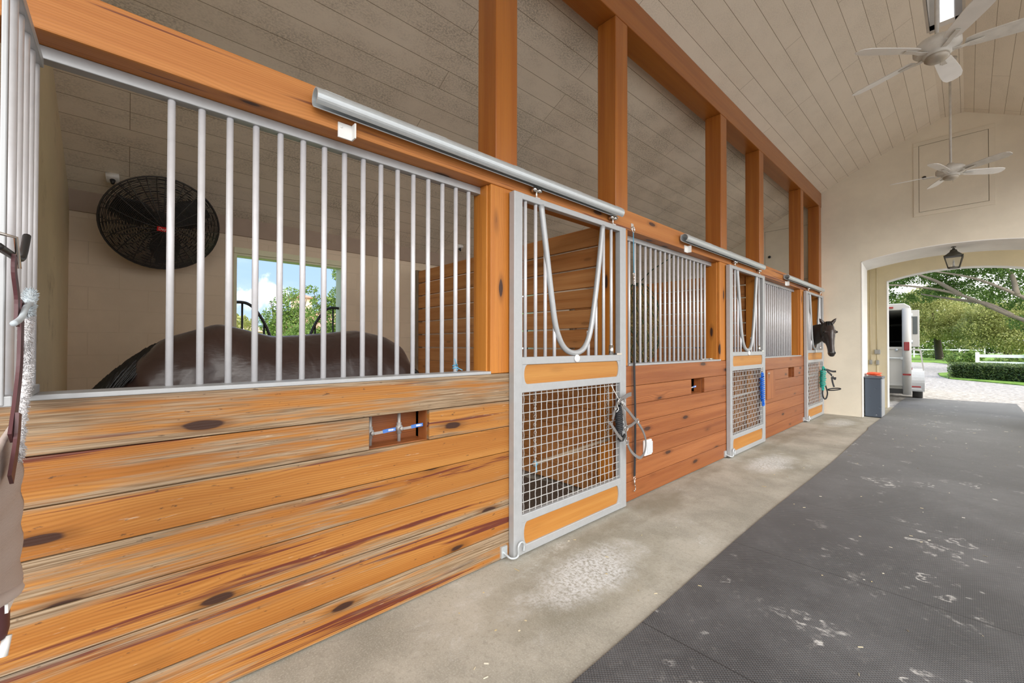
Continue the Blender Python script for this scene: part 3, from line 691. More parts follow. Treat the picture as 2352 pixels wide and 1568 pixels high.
strap([(xh + .008, 3.0, .68), (xh + .014, 3.0, .62), (xh + .014, 3.01, .57), (xh + .02, 3.06, .49), (xh + .03, 3.13, .435), (xh + .03, 3.2, .415), (xh + .02, 3.28, .45), (xh + .012, 3.31, .53), (xh + .01, 3.27, .62), (xh + .008, 3.18, .715)], .024)
strap([(xh, 2.79, .755), (xh + .012, 2.83, .70), (xh + .02, 2.88, .64), (xh + .02, 2.93, .605)])
for q_ in (((xh + .006, 2.925, .905), .026), ((xh + .016, 3.0, .683), .024), ((xh + .012, 3.175, .72), .02)): ring(MB(), *q_).build('ring', STEEL, t)
hw = MB()
for y, z, w, h, a in ((2.853, .86, .04, .05, .5), (3.01, .58, .034, .055, -.1), (2.95, .9, .04, .04, .6)):
    ca, sa = math.cos(a), math.sin(a)
    pts = [(xh + .02, y + ca * p * w / 2 - sa * q * h / 2, z + sa * p * w / 2 + ca * q * h / 2) for p, q in ((-1, -1), (1, -1), (1, 1), (-1, 1), (-1, -1))]
    MB().tube(pts, .0028, 6).tube([((V(pts[0]) + V(pts[3])) / 2), ((V(pts[1]) + V(pts[2])) / 2)], .0025, 6).build('buckle', STEEL, t)
hw.tube(curve_pts([(-1.95, 2.87, 1.045), (-1.935, 2.885, 1.0), (-1.91, 2.915, .93), (-1.9, 2.925, .91), (-1.91, 2.935, .925)], 5), .0035, 6)
hw.build('hook', STEEL, t)
t = thing('lead_rope', (-1.91, 2.935, .6), 'black lead rope coiled in a hank behind the grey halter', 'lead rope')
rope_bundle((-1.915, 2.925, .87), (-1.915, 2.945, .65), 14, .03, .0085, 'rope', BLACKSTR, t)
MB().ribbon(curve_pts([(-1.9, 2.9, .62), (-1.89, 2.94, .6), (-1.89, 2.98, .635)], 5), .03, .01, (0, .5, .9)).build('leather_end', BLACKM, t)
t = thing('blue_rope', (-1.92, 6.45, .58), 'royal blue lead rope hanging on the second sliding door', 'lead rope')
rope_bundle((-1.92, 6.42, .93), (-1.92, 6.45, .6), 12, .03, .0095, 'rope', BLUEROPE, t)
snb = MB(); snap(snb, -1.92, 6.41, 1.05, 1); snb.build('snap', STEEL, t)
t = thing('teal_rope', (-1.9, 9.85, .52), 'teal lead rope bundled on the third door below the horse head', 'lead rope')
rope_bundle((-1.895, 9.86, .9), (-1.895, 9.82, .58), 9, .055, .013, 'rope', TEAL, t)
t = thing('black_halter', (-1.86, 9.95, .34), 'black halter with a round noseband beside the teal rope', 'halter')
def bs(ctrl, wd=.022):
    pts = curve_pts(ctrl, 6); dirs = []
    for i in range(len(pts)):
        q = (pts[min(i + 1, len(pts) - 1)] - pts[max(i - 1, 0)]).normalized(); dirs.append(tuple(q.cross(V((.5, -.8, .2)))))
    MB().ribbon(pts, wd, .007, dirs).build('strap', BLACKSTR, t)
bs([(-1.88, 9.9, .9), (-1.85, 9.95, .9), (-1.78, 10.0, .87), (-1.72, 10.02, .87)], .035)
bs([(-1.86, 9.93, .88), (-1.8, 9.97, .82), (-1.74, 10.0, .72), (-1.73, 10.0, .76)], .03); bs([(-1.78, 9.97, .76), (-1.77, 9.99, .66), (-1.75, 10.0, .57)], .028)
nb = MB(); nb.tube([(-1.745 + .1 * math.cos(2 * PI * k / 24), 9.97 + .07 * math.sin(2 * PI * k / 24), .53 + .02 * math.sin(2 * PI * k / 24 + .8)) for k in range(25)], .011, 8, False)
nb.tube(curve_pts([(-1.885, 9.86, .6), (-1.9, 9.83, .45), (-1.87, 9.82, .35), (-1.84, 9.84, .37), (-1.83, 9.87, .47), (-1.86, 9.88, .6)], 6), .012, 8)
nb.build('noseband', BLACKSTR, t)
hw = MB(); ring(hw, (-1.77, 9.97, .78), .02, .004); ring(hw, (-1.85, 9.9, .86), .022, .004); hw.build('ring', STEEL, t)
# toy stick on chains behind the first door's mesh
t = thing('hanging_stick', (-2.05, 2.52, .52), 'wooden stick hung level on two chains behind the wire mesh of the nearest door', 'stick')
MB().tube([(-2.04, 2.07, .535), (-2.04, 2.5, .555), (-2.04, 2.975, .575)], .013, 10, w=(3, 5, 7)).build('rod', GREYWOOD, t)
for y, z in ((2.09, .536), (2.955, .574)):
    ch = MB(); n = 19
    for k in range(n):
        zz = z + .012 + (1.06 - z) * k / n
        ring(ch, (-2.04, y + .002 * math.sin(k * 2), zz + .012), .011, .0028, 10, 0 if k % 2 else 1)
    ch.build('chain', DSTEEL, t)
MB().tube([(-2.04 + .016 * math.cos(k * .9), 2.085 + .005 * (k % 3), .535 + .016 * math.sin(k * .9)) for k in range(16)], .005, 6).tube([(-2.03, 2.09, .525), (-2.02, 2.085, .48)], .006, 6).build('cord_tie', BLUEC, t)
t = thing('mesh_stick', (-2.03, 6.1, .78), 'thin dark rod across the mesh of the second sliding door', 'stick')
MB().tube([(-2.03, 5.5, .70), (-2.03, 6.55, .72)], .012, 8).build('rod', DSTEEL, t)
t = thing('mesh_rod', (-2.03, 9.6, .78), 'thin dark rod across the mesh of the third sliding door', 'stick')
MB().tube([(-2.03, 9.1, .79), (-2.03, 10.05, .81)], .012, 8).build('rod', DSTEEL, t)

# ------------------------------------------------------------------ inside the stalls
# dark bedding mats
for i, (a, b) in enumerate(((YN, 3.02), (3.21, 6.62), (6.8, YE))):
    m = MB(); nx, ny = 16, 16
    vs = [(XB + (-2.2 - XB) * i2 / nx, a + .01 + (b - a - .02) * j / ny, .03 + .02 * math.sin(i2 * 1.7 + j) * math.sin(j * .9)) for j in range(ny + 1) for i2 in range(nx + 1)]
    m.add(vs, [(j * (nx + 1) + k, j * (nx + 1) + k + 1, (j + 1) * (nx + 1) + k + 1, (j + 1) * (nx + 1) + k) for j in range(ny) for k in range(nx)], None, True)
    tag(m.build('bedding', plain('dark bedding %d' % i, (.1, .075, .055), .95, var=.6, sc=30)), ['dark shavings bedding under the bay horse', 'dark shavings bedding in the hay stall', 'dark shavings bedding in the far stall'][i], 'bedding', None, 'stuff')
# hay: a net hung on the wall side of the second stall
t = thing('hay_net', (-2.55, 4.35, 1.1), 'big net of hay behind the bars past the cross tie', 'hay net')
hb = MB()
for k in range(2600):
    d = V((U(-1, 1), U(-1, 1), U(-1, 1)))
    while d.length > 1: d = V((U(-1, 1), U(-1, 1), U(-1, 1)))
    c0 = V((-2.56, 4.32, 1.6)) + V((d.x * .2, d.y * .33, d.z * .46)); e = V((U(-1, 1), U(-1, 1), U(-1, 1))).normalized() * .06
    hb.add([c0 - e, c0 + e, c0 + e + V((0, .004, .003)), c0 - e + V((0, .004, .003))], [(0, 1, 2, 3)], [(U(0, 1), 0, 0)] * 4)
hb.build('hay', leafm('dry hay', (.16, .13, .05), (.33, .27, .12), (.5, .43, .2)), t)
nt = MB()
for k in range(10):
    q0 = 2 * PI * k / 10
    for sg in (1, -1): nt.tube([(-2.56 + .215 * math.sin(PI * j / 16) * math.cos(q0 + sg * j * .16), 4.32 + .345 * math.sin(PI * j / 16) * math.sin(q0 + sg * j * .16), 1.6 + .475 * math.cos(PI * j / 16)) for j in range(17)], .004, 5)
nt.tube([(-2.56, 4.32, 2.07), (-2.4, 4.32, 2.2), (-2.13, 4.33, 2.33)], .006, 6)
nt.build('net', plain('dark green net', (.03, .06, .03), .8), t)
# window guards
for k, (a, b) in enumerate(WIN):
    t = thing('window_guard', (XB - .1, (a + b) / 2, WZ0), ['black yoke window guard behind the bay horse', 'black yoke window guard in the hay stall', 'black yoke window guard in the far stall'][k], 'window guard', 'window guards')
    xg = XB - .1
    fr = MB().tube(curve_pts([(xg, a + .01, 1.84), (xg, a + .12, 1.842), (xg, a + .2, 1.80), (xg, a + .27, 1.71), (xg, a + .34, 1.58), (xg, a + .42, 1.4), (xg, (a + b) / 2, 1.28), (xg, b - .42, 1.4), (xg, b - .34, 1.58), (xg, b - .27, 1.71), (xg, b - .2, 1.80), (xg, b - .12, 1.842), (xg, b - .01, 1.84)], 5), .017, 10)
    fr.tube([(xg, a + .01, 1.06), (xg, b - .01, 1.06)], .015, 8).tube([(xg, a + .215, 1.06), (xg, a + .215, 1.79)], .017, 8)
    fr.build('frame', BLACKM, t)
    for y, zt in ((a + .1, 1.84), (a + .32, 1.62), (a + .45, 1.38), (b - .45, 1.38), (b - .32, 1.62), (b - .1, 1.84)): MB().tube([(xg, y, 1.06), (xg, y, zt)], .011, 8).build('bar', BLACKM, t)
# wall fan
FC = V((-5.08, .235, 2.475)); FN = V((.86, .1, -.5)).normalized()
t = thing('wall_fan', (-5.3, .235, 2.1), 'large black caged wall fan above the bay horse', 'fan')
fu = FN.cross(V((0, 0, 1))).normalized(); fv = fu.cross(FN)
def fp(r, q, h): return FC + FN * h + (fu * math.cos(q) + fv * math.sin(q)) * r
cg = MB()
for k in range(40):
    r = .04 + (.435 - .04) * k / 39; h = .12 * (1 - (r / .44) ** 3)
    cg.tube([fp(r, 2 * PI * j / 40, h) for j in range(41)], .0034, 4, False)
for k in range(18):
    r = .06 + (.43 - .06) * k / 17; h = -.13 * (1 - (r / .44) ** 4)
    cg.tube([fp(r, 2 * PI * j / 36, h) for j in range(37)], .003, 4, False)
for k in range(20):
    q = 2 * PI * k / 20 + .13
    cg.tube([fp(.435 * j / 8, q + .14 * (j / 8), .122 * (1 - (.435 * j / 8 / .44) ** 3)) for j in range(9)], .0045, 5)
    cg.tube([fp(.435 * j / 8, q, -.132 * (1 - (.435 * j / 8 / .44) ** 4)) for j in range(9)], .004, 5)
cg.tube([fp(.437, 2 * PI * j / 48, 0) for j in range(49)], .008, 8, False)
cg.build('cage', BLACKC, t)
bl = MB()
for k in range(3):
    q0 = 2 * PI * k / 3 + .35; vs = []
    for i in range(9):
        r = .05 + .33 * i / 8; wdt = .34 + .5 * math.sin(PI * min(1, i / 8 + .15)) 
        for j in range(7): vs.append(fp(r, q0 + (j / 6 - .5) * wdt * 1.5, .045 * (j / 6 - .5) * 2 * (1 - .4 * i / 8)))
    bl.add(vs, [(i * 7 + j, i * 7 + j + 1, (i + 1) * 7 + j + 1, (i + 1) * 7 + j) for i in range(8) for j in range(6)], None, True)
bo = bl.build('blades', BLACKM, t); sm = bo.modifiers.new('solid', 'SOLIDIFY'); sm.thickness = .006
MB().lathe([(0, .05), (.07, .04), (.08, 0), (.085, -.1), (.07, -.2), (0, -.21)], FC, 20, FN).build('motor', BLACKM, t)
lb = MB(); c0 = FC + FN * .124; lb_u, lb_v = fu, fv
def lab_quad(mb, cu, cv, w, h, d, th=.004):
    vs = [c0 + FN * (d + k * th) + lb_u * (cu + a * w / 2) + lb_v * (cv + b * h / 2) for k in (0, 1) for a, b in ((-1, -1), (1, -1), (1, 1), (-1, 1))]
    mb.add(vs, [(0, 1, 2, 3), (4, 5, 6, 7), (0, 1, 5, 4), (1, 2, 6, 5), (2, 3, 7, 6), (3, 0, 4, 7)])
lab_quad(lb, 0, 0, .12, .042, 0); lab = lb.build('badge', REDL, t)
def text_mesh(txt, size, mat, parent, mw, name='lettering'):
    cu = bpy.data.curves.new('txt', 'FONT'); cu.body = txt; cu.size = size; cu.align_x = 'CENTER'; cu.align_y = 'CENTER'; cu.extrude = .0008
    ob = bpy.data.objects.new('txt', cu); COL.objects.link(ob); dg = bpy.context.evaluated_depsgraph_get()
    me = bpy.data.meshes.new_from_object(ob.evaluated_get(dg)); bpy.data.objects.remove(ob); me.name = name
    me.transform(mw); me.transform(Matrix.Translation(-wloc(parent))); me.materials.clear(); me.materials.append(mat)
    o = bpy.data.objects.new(name, me); COL.objects.link(o); o.parent = parent; return o
_u = -fu if fu.y < 0 else fu
_v = FN.cross(_u); c1 = c0 + FN * .0055
text_mesh('Dayton', .034, WHITEPL, t, Matrix(((_u.x, _v.x, FN.x, c1.x), (_u.y, _v.y, FN.y, c1.y), (_u.z, _v.z, FN.z, c1.z), (0, 0, 0, 1))))
MB().tube([FC - FN * .2, FC - FN * .3 + V((0, 0, -.02)), V((XB + .02, .235, 2.5))], .022, 10).box(XB, XB + .02, .17, .3, 2.42, 2.62).build('bracket', BLACKM, t)
MB().tube(curve_pts([FC - FN * .15 + V((0, -.12, .1)), V((-5.2, -.04, 2.78)), V((-5.2, -.1, 2.84)), V((-5.16, -.11, 2.87))], 6), .006, 8).build('power_cord', BLACKM, t)
def outlet(x, y, label):
    z = cz(x); t = thing('ceiling_outlet', (x, y, z - .06), label, 'outlet', 'outlets on the stall ceiling')
    n = V((.447, 0, -.894)); MB().lathe([(0, 0), (.062, 0), (.062, .04), (.05, .046), (0, .046)], V((x, y, z)) , 4, n).build('box', WHITEP, t)
    MB().tube([V((x, y, z)) + n * .04, V((x, y, z)) + n * .085], [.022, .012], 10).build('plug', BLACKM, t)
outlet(-5.18, -.11, 'white outlet with a black plug on the boarded ceiling above the wall fan')
outlet(-5.2, 3.68, 'white outlet on the boarded ceiling above the slatted partition')

# ------------------------------------------------------------------ horses
def coat(name, base, dark, pts):
    """coat with darker points: pts = [(world point, r0, r1)]"""
    m = M(name, base, .36, 0, .5); m.set('Coat Weight', .3); m.set('Coat Roughness', .3); g = m.n('NewGeometry', out=0)
    n = m.noise(m.map(g, (1, 1, 1)), 3, 5, .6); f = m.noise(m.map(g, (30, 30, 90)), 1, 3)
    mu = m.noise(m.map(g, (1, 1, .8)), 4.2, 3, .5, .4); c = m.mix(m.step(n, .3, .7), tuple(x * .7 for x in base), base)
    for p, a, b in pts:
        d = m.n('VectorMath', {0: g, 1: p}, out=1, operation='DISTANCE'); c = m.mix(m.step(d, b, a), c, dark)
    m.set('Base Color', c); m.set('Sheen Weight', .15); m.bump(m.math('ADD', m.math('MULTIPLY', f, .04), mu), .55, .05); return m.m
def remesh(o, vox, sm=8):
    r = o.modifiers.new('remesh', 'REMESH'); r.mode = 'VOXEL'; r.voxel_size = vox; r.use_smooth_shade = True
    s = o.modifiers.new('smooth', 'SMOOTH'); s.factor = .5; s.iterations = sm
HB = MB(); hx = -3.02; sd = (1, 0, 0)
def HP(y, z, x=0): return V((hx + x, y, z))
HB.loft([(HP(1.67, 1.09), .05, .07), (HP(1.64, 1.07), .13, .2), (HP(1.55, 1.07), .21, .285), (HP(1.4, 1.08), .255, .35), (HP(1.22, 1.09), .275, .378), (HP(1.05, 1.08), .275, .365), (HP(.87, 1.065), .285, .362), (HP(.68, 1.05), .285, .364), (HP(.5, 1.07), .27, .38), (HP(.36, 1.11), .21, .38), (HP(.2, 1.1), .2, .3), (HP(.08, 1.06), .17, .22), (HP(.02, 1.05), .1, .14)], sd, 24)
HB.loft([(HP(.5, 1.22), .1, .2), (HP(.3, 1.2), .135, .21), (HP(.17, 1.13), .125, .205), (HP(.05, 1.03), .11, .19), (HP(-.07, .9), .1, .17), (HP(-.17, .76, .01), .088, .145), (HP(-.23, .64, .03), .08, .125), (HP(-.24, .56, .05), .07, .1)], sd, 20)
HB.loft([(HP(-.27, .68, .03), .07, .09), (HP(-.25, .58, .05), .095, .125), (HP(-.19, .47, .08), .095, .125), (HP(-.13, .36, .11), .07, .095), (HP(-.08, .26, .13), .058, .075), (HP(-.05, .18, .145), .06, .07), (HP(-.04, .14, .15), .045, .05)], (1, 0, 0), 18)
for s in (1, -1):
    # shoulder, haunch and hip points
    HB.ball(HP(.28, 1.08, .12 * s), .2, 14, (.55, .8, 1.25)); HB.ball(HP(1.4, 1.02, .12 * s), .27, 14, (.62, .95, 1.15))
    for k, y in enumerate((.27, 1.46)):
        x = .14 * s
        if k == 0: pts = [(.28, .95), (.27, .75), (.26, .56), (.255, .5), (.255, .44), (.26, .2), (.255, .13), (.23, .07), (.215, .03)]; rr = [.12, .085, .058, .054, .046, .034, .042, .038, .056]
        else: pts = [(1.42, .98), (1.44, .78), (1.5, .64), (1.59, .54), (1.6, .48), (1.55, .24), (1.545, .14), (1.52, .075), (1.5, .03)]; rr = [.16, .12, .075, .055, .05, .038, .044, .04, .058]
        HB.tube([HP(p[0], p[1], x) for p in pts], rr, 12)
    HB.tube([HP(-.29, .72, .03 + .05 * s), HP(-.33, .76, .03 + .07 * s), HP(-.345, .8, .03 + .075 * s)], [.03, .028, .006], 8)
H1 = thing('bay_horse', (hx, .9, .03), 'dark bay horse with its head down, standing behind the near bars', 'horse')
BAY = coat('bay coat', (.042, .019, .014), (.018, .012, .01), [((hx, .27, .1), .25, .55), ((hx, 1.52, .1), .25, .6), ((hx + .14, -.05, .15), .1, .3), ((hx, -.2, .8), .05, .5)])
_b = HB.build('body', BAY, H1); remesh(_b, .02)
BLK = M('black hair', (.008, .0075, .008), .45); _q = BLK.noise(BLK.map(BLK.coord(), (90, 90, 12)), 1, 3); BLK.bump(_q, .8, .006); BLK = BLK.m
mn = MB()
top = curve_pts([HP(.3, 1.4), HP(.18, 1.37), HP(.05, 1.285), HP(-.1, 1.13), HP(-.22, .95), HP(-.3, .8)], 10)
for k in range(420):
    a = U(0, len(top) - 14); i0 = int(a); L = RND.randint(5, 12); sd_ = U(0, 1) ** 1.5; pts = []
    for j in range(L + 1):
        p = top[min(i0 + j, len(top) - 1)]; f = j / L
        pts.append(p + V((-.015 + .05 * sd_ + .075 * f * (.2 + sd_), -.012, .018 - .006 * U(0, 1) - .02 * sd_ - (.01 + .085 * sd_) * f ** 1.3)))
    mn.tube(pts, [.008 * (1 - .85 * q / L) + .001 for q in range(L + 1)], 5)
mn.build('mane', BLK, H1)
tl = MB()
for k in range(40):
    a, b = U(-.04, .04), U(-.04, .04)
    tl.tube([HP(1.63, 1.2, a * .5), HP(1.70, 1.14, a), HP(1.73 + b, .9, a * 1.3), HP(1.73 + b * 1.5, .6, a * 1.8), HP(1.71 + b, U(.28, .45), a * 1.5)], [.02, .02, .016, .011, .003], 5)
tl.build('tail', BLK, H1)

# the second horse: whole animal in the far stall, neck through the door yoke, head turned up the aisle
H2 = thing('dark_horse', (-3.1, 9.58, .03), 'dark brown horse with pricked ears looking out over the third sliding door', 'horse')
HB = MB(); yb = 9.58; sd = (0, 1, 0)
def HQ(x, z, y=0): return V((x, yb + y, z))
HB.loft([(HQ(-4.32, 1.12), .05, .08), (HQ(-4.28, 1.1), .14, .22), (HQ(-4.15, 1.12), .22, .32), (HQ(-3.95, 1.13), .26, .36), (HQ(-3.6, 1.12), .275, .36), (HQ(-3.25, 1.12), .27, .37), (HQ(-3.0, 1.15), .22, .37), (HQ(-2.85, 1.14), .19, .3), (HQ(-2.72, 1.1), .16, .2), (HQ(-2.68, 1.1), .09, .12)], sd, 22)
HB.loft([(HQ(-3.05, 1.28), .1, .2), (HQ(-2.8, 1.33), .115, .235), (HQ(-2.55, 1.4), .1, .22), (HQ(-2.25, 1.475), .088, .205), (HQ(-2.02, 1.545), .08, .19), (HQ(-1.87, 1.62, -.02), .075, .16), (HQ(-1.78, 1.665, -.05), .07, .125), (HQ(-1.74, 1.69, -.07), .05, .08)], sd, 20)
fx = V((.5, -.866, 0)); lt = V((.866, .5, 0))
PO = V((-1.755, 9.5, 0))
def HD(f, z, l=0): return PO + fx * f + lt * l + V((0, 0, z))
HB.loft([(HD(-.02, 1.785), .045, .05), (HD(.0, 1.755), .075, .09), (HD(.02, 1.69), .094, .125), (HD(.035, 1.61), .1, .15), (HD(.06, 1.53), .09, .148), (HD(.095, 1.45), .068, .122), (HD(.13, 1.36), .055, .088), (HD(.155, 1.28), .052, .072), (HD(.165, 1.225), .056, .072), (HD(.165, 1.185), .045, .055), (HD(.16, 1.168), .025, .03)], lt, 22)
for s in (1, -1):
    HB.ball(HD(.125, 1.615, .083 * s), .03, 10, (1, 1, .8)); HB.ball(HD(.2, 1.235, .032 * s), .026, 10)
    HB.ball(HD(.02, 1.5, .05 * s), .085, 12, (.6, .8, 1.1))
    HB.tube([HD(-.01, 1.75, .05 * s), HD(.0, 1.79, .078 * s), HD(.012, 1.835, .112 * s), HD(.012, 1.878, .142 * s)], [.034, .036, .026, .004], 10)
    for k in range(2):
        y = .13 * s
        if k == 0: pts = [(-2.98, .95), (-2.96, .75), (-2.96, .56), (-2.96, .5), (-2.96, .44), (-2.965, .2), (-2.96, .13), (-2.93, .07), (-2.915, .03)]; rr = [.12, .085, .058, .054, .046, .034, .042, .038, .056]
        else: pts = [(-4.02, .98), (-4.05, .78), (-4.12, .64), (-4.21, .54), (-4.22, .48), (-4.17, .24), (-4.165, .14), (-4.14, .075), (-4.12, .03)]; rr = [.16, .12, .075, .055, .05, .038, .044, .04, .058]
        HB.tube([HQ(p[0], p[1], y) for p in pts], rr, 12)
_mz = HD(.17, 1.2)
COAT2 = coat('dark brown coat', (.03, .015, .011), (.009, .008, .008), [(tuple(_mz), .05, .13), (tuple(HD(-.05, 1.74)), .03, .16), ((-2.2, 9.58, 1.45), .2, .5)])
_b = HB.build('body', COAT2, H2); remesh(_b, .0125, 6)
ey = MB(); nz = MB()
for s in (1, -1): ey.ball(HD(.137, 1.612, .094 * s), .0185, 12); nz.ball(HD(.222, 1.235, .034 * s), .013, 10, (1, 1, 1.4))
ey.build('eye', M('glossy dark eye', (.006, .004, .003), .06).m, H2); nz.build('nostril', BLACKM, H2)
fk = MB()
for k in range(16):
    a = U(-.03, .03); fk.tube([HD(-.02, 1.79, a), HD(.05, 1.80, a), HD(.1 + U(0, .02), 1.75, a * 1.3), HD(.13, 1.68 + U(-.03, .03), a * 1.4)], [.012, .013, .01, .003], 5)
for k in range(60):
    f = U(0, 1); x = -1.8 - 1.0 * f; z = 1.775 - .22 * f + U(-.02, .0) - .02; b = HQ(x, z - .01, U(-.02, .02) - .04 * (1 - f))
    fk.tube([b, b + V((0, .05, .01)), b + V((0, .08, -.08)), b + V((0, .085, -.18))], [.012, .012, .009, .002], 5)
fk.build('mane', BLK, H2)
tl = MB()
for k in range(30):
    a, b = U(-.04, .04), U(-.04, .04)
    tl.tube([HQ(-4.3, 1.22, a * .5), HQ(-4.37, 1.14, a), HQ(-4.4 + b, .9, a * 1.3), HQ(-4.4 + b, .6, a * 1.8), HQ(-4.38 + b, U(.28, .45), a * 1.5)], [.02, .02, .016, .011, .003], 5)
tl.build('tail', BLK, H2)

# ------------------------------------------------------------------ ceiling fans
def ceiling_fan(x, y, z, a0, R, label, zt=5.303):
    t = thing('ceiling_fan', (x, y, z - .12), label, 'ceiling fan', 'white ceiling fans')
    MB().tube([(x, y, z + .1), (x, y, zt - .02)], .013, 10).build('downrod', DUSTW, t)
    MB().lathe([(0, zt), (.07, zt), (.065, zt - .05), (.02, zt - .08)], (x, y, 0), 20).build('canopy', DUSTW, t)
    MB().lathe([(.0, .13), (.03, .125), (.05, .1), (.12, .075), (.15, .04), (.15, .0), (.12, -.025), (.09, -.03), (.09, -.05), (.075, -.055)], (x, y, z), 28).build('motor_housing', DUSTW, t)
    MB().lathe([(.075, -.055), (.08, -.075), (.06, -.095), (.03, -.105), (0, -.107)], (x, y, z), 24).tube([(x + .02, y, z - .1), (x + .02, y, z - .14)], .002, 5).build('switch_cup', plain('grimy steel', (.42, .38, .32), .4, .4), t)
    for k in range(5):
        a = a0 + 2 * PI * k / 5; d = V((math.cos(a), math.sin(a), 0)); e = V((-d.y, d.x, 0)); tilt = V((0, 0, 1)) * math.sin(-.24) + e * math.cos(.24)
        vs = []; prof = [(.17, .04), (.22, .055), (.35, .062), (.5, .068), (.6, .066), (.66, .05), (.68, .022)]; prof = [(r * R / .68, w) for r, w in prof]
        c = V((x, y, z - .012))
        for sgn in (0, 1):
            for r, w in prof:
                for q in (-1, 1): vs.append(c + d * r + tilt * w * q + V((0, 0, .007 * sgn)))
        n = len(prof); fs = []
        for i in range(n - 1):
            fs += [(2 * i, 2 * i + 1, 2 * i + 3, 2 * i + 2), (2 * n + 2 * i, 2 * n + 2 * i + 2, 2 * n + 2 * i + 3, 2 * n + 2 * i + 1), (2 * i, 2 * i + 2, 2 * n + 2 * i + 2, 2 * n + 2 * i), (2 * i + 1, 2 * n + 2 * i + 1, 2 * n + 2 * i + 3, 2 * i + 3)]
        fs += [(0, 2 * n, 2 * n + 1, 1), (2 * n - 2, 2 * n - 1, 4 * n - 1, 4 * n - 2)]
        b = MB().add(vs, fs).build('blade', WHITEP if k else DUSTW, t)
        MB().ribbon([c + d * .08 + V((0, 0, -.02)), c + d * .14 + V((0, 0, -.022)), c + d * .19 + V((0, 0, -.012)), c + d * .27 + V((0, 0, -.008))], .035, .006, e).build('blade_iron', DUSTW, b)
ceiling_fan(CX, 5.02, 3.86, math.radians(10), .66, 'white five-blade ceiling fan nearest the camera, below the cupola', 6.05)
ceiling_fan(CX + .015, 8.3, 3.74, math.radians(-33), .62, 'white five-blade ceiling fan in front of the end wall hatch')

# ------------------------------------------------------------------ end wall hatches, lantern, boxes
def hatch(x0, x1, z0, z1, kx, kz, label):
    t = thing('loft_hatch', ((x0 + x1) / 2, YE - .02, z0), label, 'hatch', 'loft hatches')
    y = YE; f = .075
    MB().box(x0 - f, x1 + f, y - .014, y, z1 + .006, z1 + f).box(x0 - f, x1 + f, y - .014, y, z0 - f, z0 - .006).box(x0 - f, x0 - .006, y - .014, y, z0 - .006, z1 + .006).box(x1 + .006, x1 + f, y - .014, y, z0 - .006, z1 + .006).build('frame', WALLC, t, .003)
    B(x0, x1, y - .012, y, z0, z1).build('panel', WALLC, t, .003)
    B(x0 - .012, x1 + .012, y - .002, y + .0, z0 - .012, z1 + .012).build('shadow_gap', plain('painted gap shade', (.22, .19, .14), .9), t)  # dark sheet behind the panel paints in the shade of the gap
    MB().lathe([(0, 0), (.025, 0), (.028, .02), (.018, .028), (0, .03)], (kx, y - .01, kz), 16, (0, -1, 0)).build('knob', BLACKM, t)
hatch(-.575, .238, 3.735, 4.905, -.51, 4.325, 'cream loft hatch with a black knob high in the end wall above the arch')
hatch(-3.02, -2.23, 2.75, 3.86, -2.93, 3.3, 'cream loft hatch seen between the tall posts at the far end of the stalls')
GLASS = M('lantern glass', (.95, .95, .93), .05); GLASS.set('Transmission Weight', .95); GLASS = GLASS.m
lx, ly = CX, 10.55
t = thing('lantern', (lx, ly, 2.71), 'dark bronze four-sided lantern hanging in the arch', 'lantern')
BRZ = plain('dark bronze', (.07, .065, .05), .45, .5)
fr = MB(); zb, zm = 2.72, 2.92; rb, rm = .068, .113
for a, b in ((1, 1), (1, -1), (-1, 1), (-1, -1)): fr.tube([(lx + a * rb, ly + b * rb, zb), (lx + a * rm, ly + b * rm, zm)], .008, 6)
for r, z in ((rb, zb), (rm, zm)):
    for (a, b), (c, d) in (((1, 1), (1, -1)), ((1, -1), (-1, -1)), ((-1, -1), (-1, 1)), ((-1, 1), (1, 1))): fr.tube([(lx + a * r, ly + b * r, z), (lx + c * r, ly + d * r, z)], .009, 6)
fr.build('frame', BRZ, t)
MB().lathe([(rm * 1.36, zm), (rm * 1.3, zm + .012), (.075, zm + .065), (.062, zm + .08), (.062, zm + .095), (.045, zm + .11), (.025, zm + .115), (.025, zm + .135), (0, zm + .14)], (lx, ly, 0), 4).build('roof', BRZ, t)
gl = MB()
for a in range(4):
    q = PI / 4 + a * PI / 2; p = [(math.cos(q + k) * 1.414 * .97, math.sin(q + k) * 1.414 * .97) for k in (0, PI / 2)]
    gl.add([(lx + p[0][0] * rb, ly + p[0][1] * rb, zb), (lx + p[1][0] * rb, ly + p[1][1] * rb, zb), (lx + p[1][0] * rm, ly + p[1][1] * rm, zm), (lx + p[0][0] * rm, ly + p[0][1] * rm, zm)], [(0, 1, 2, 3)])
go = gl.build('glass_pane', GLASS, t); q = go.modifiers.new('s', 'SOLIDIFY'); q.thickness = .003
MB().box(lx - .05, lx + .05, ly - .05, ly + .05, 2.722, 2.732).tube([(lx, ly, 2.73), (lx, ly, 2.82)], .013, 10).tube([(lx, ly, 2.82), (lx, ly, 2.86)], [.011, .004], 8).build('candle', WHITEP, t)
MB().tube([(lx, ly, 3.06), (lx, ly, 3.1)], .005, 8).lathe([(0, 3.085), (.035, 3.085), (.03, 3.072), (0, 3.07)], (lx, ly, 0), 14).build('chain', BRZ, t)
yw = 12.3
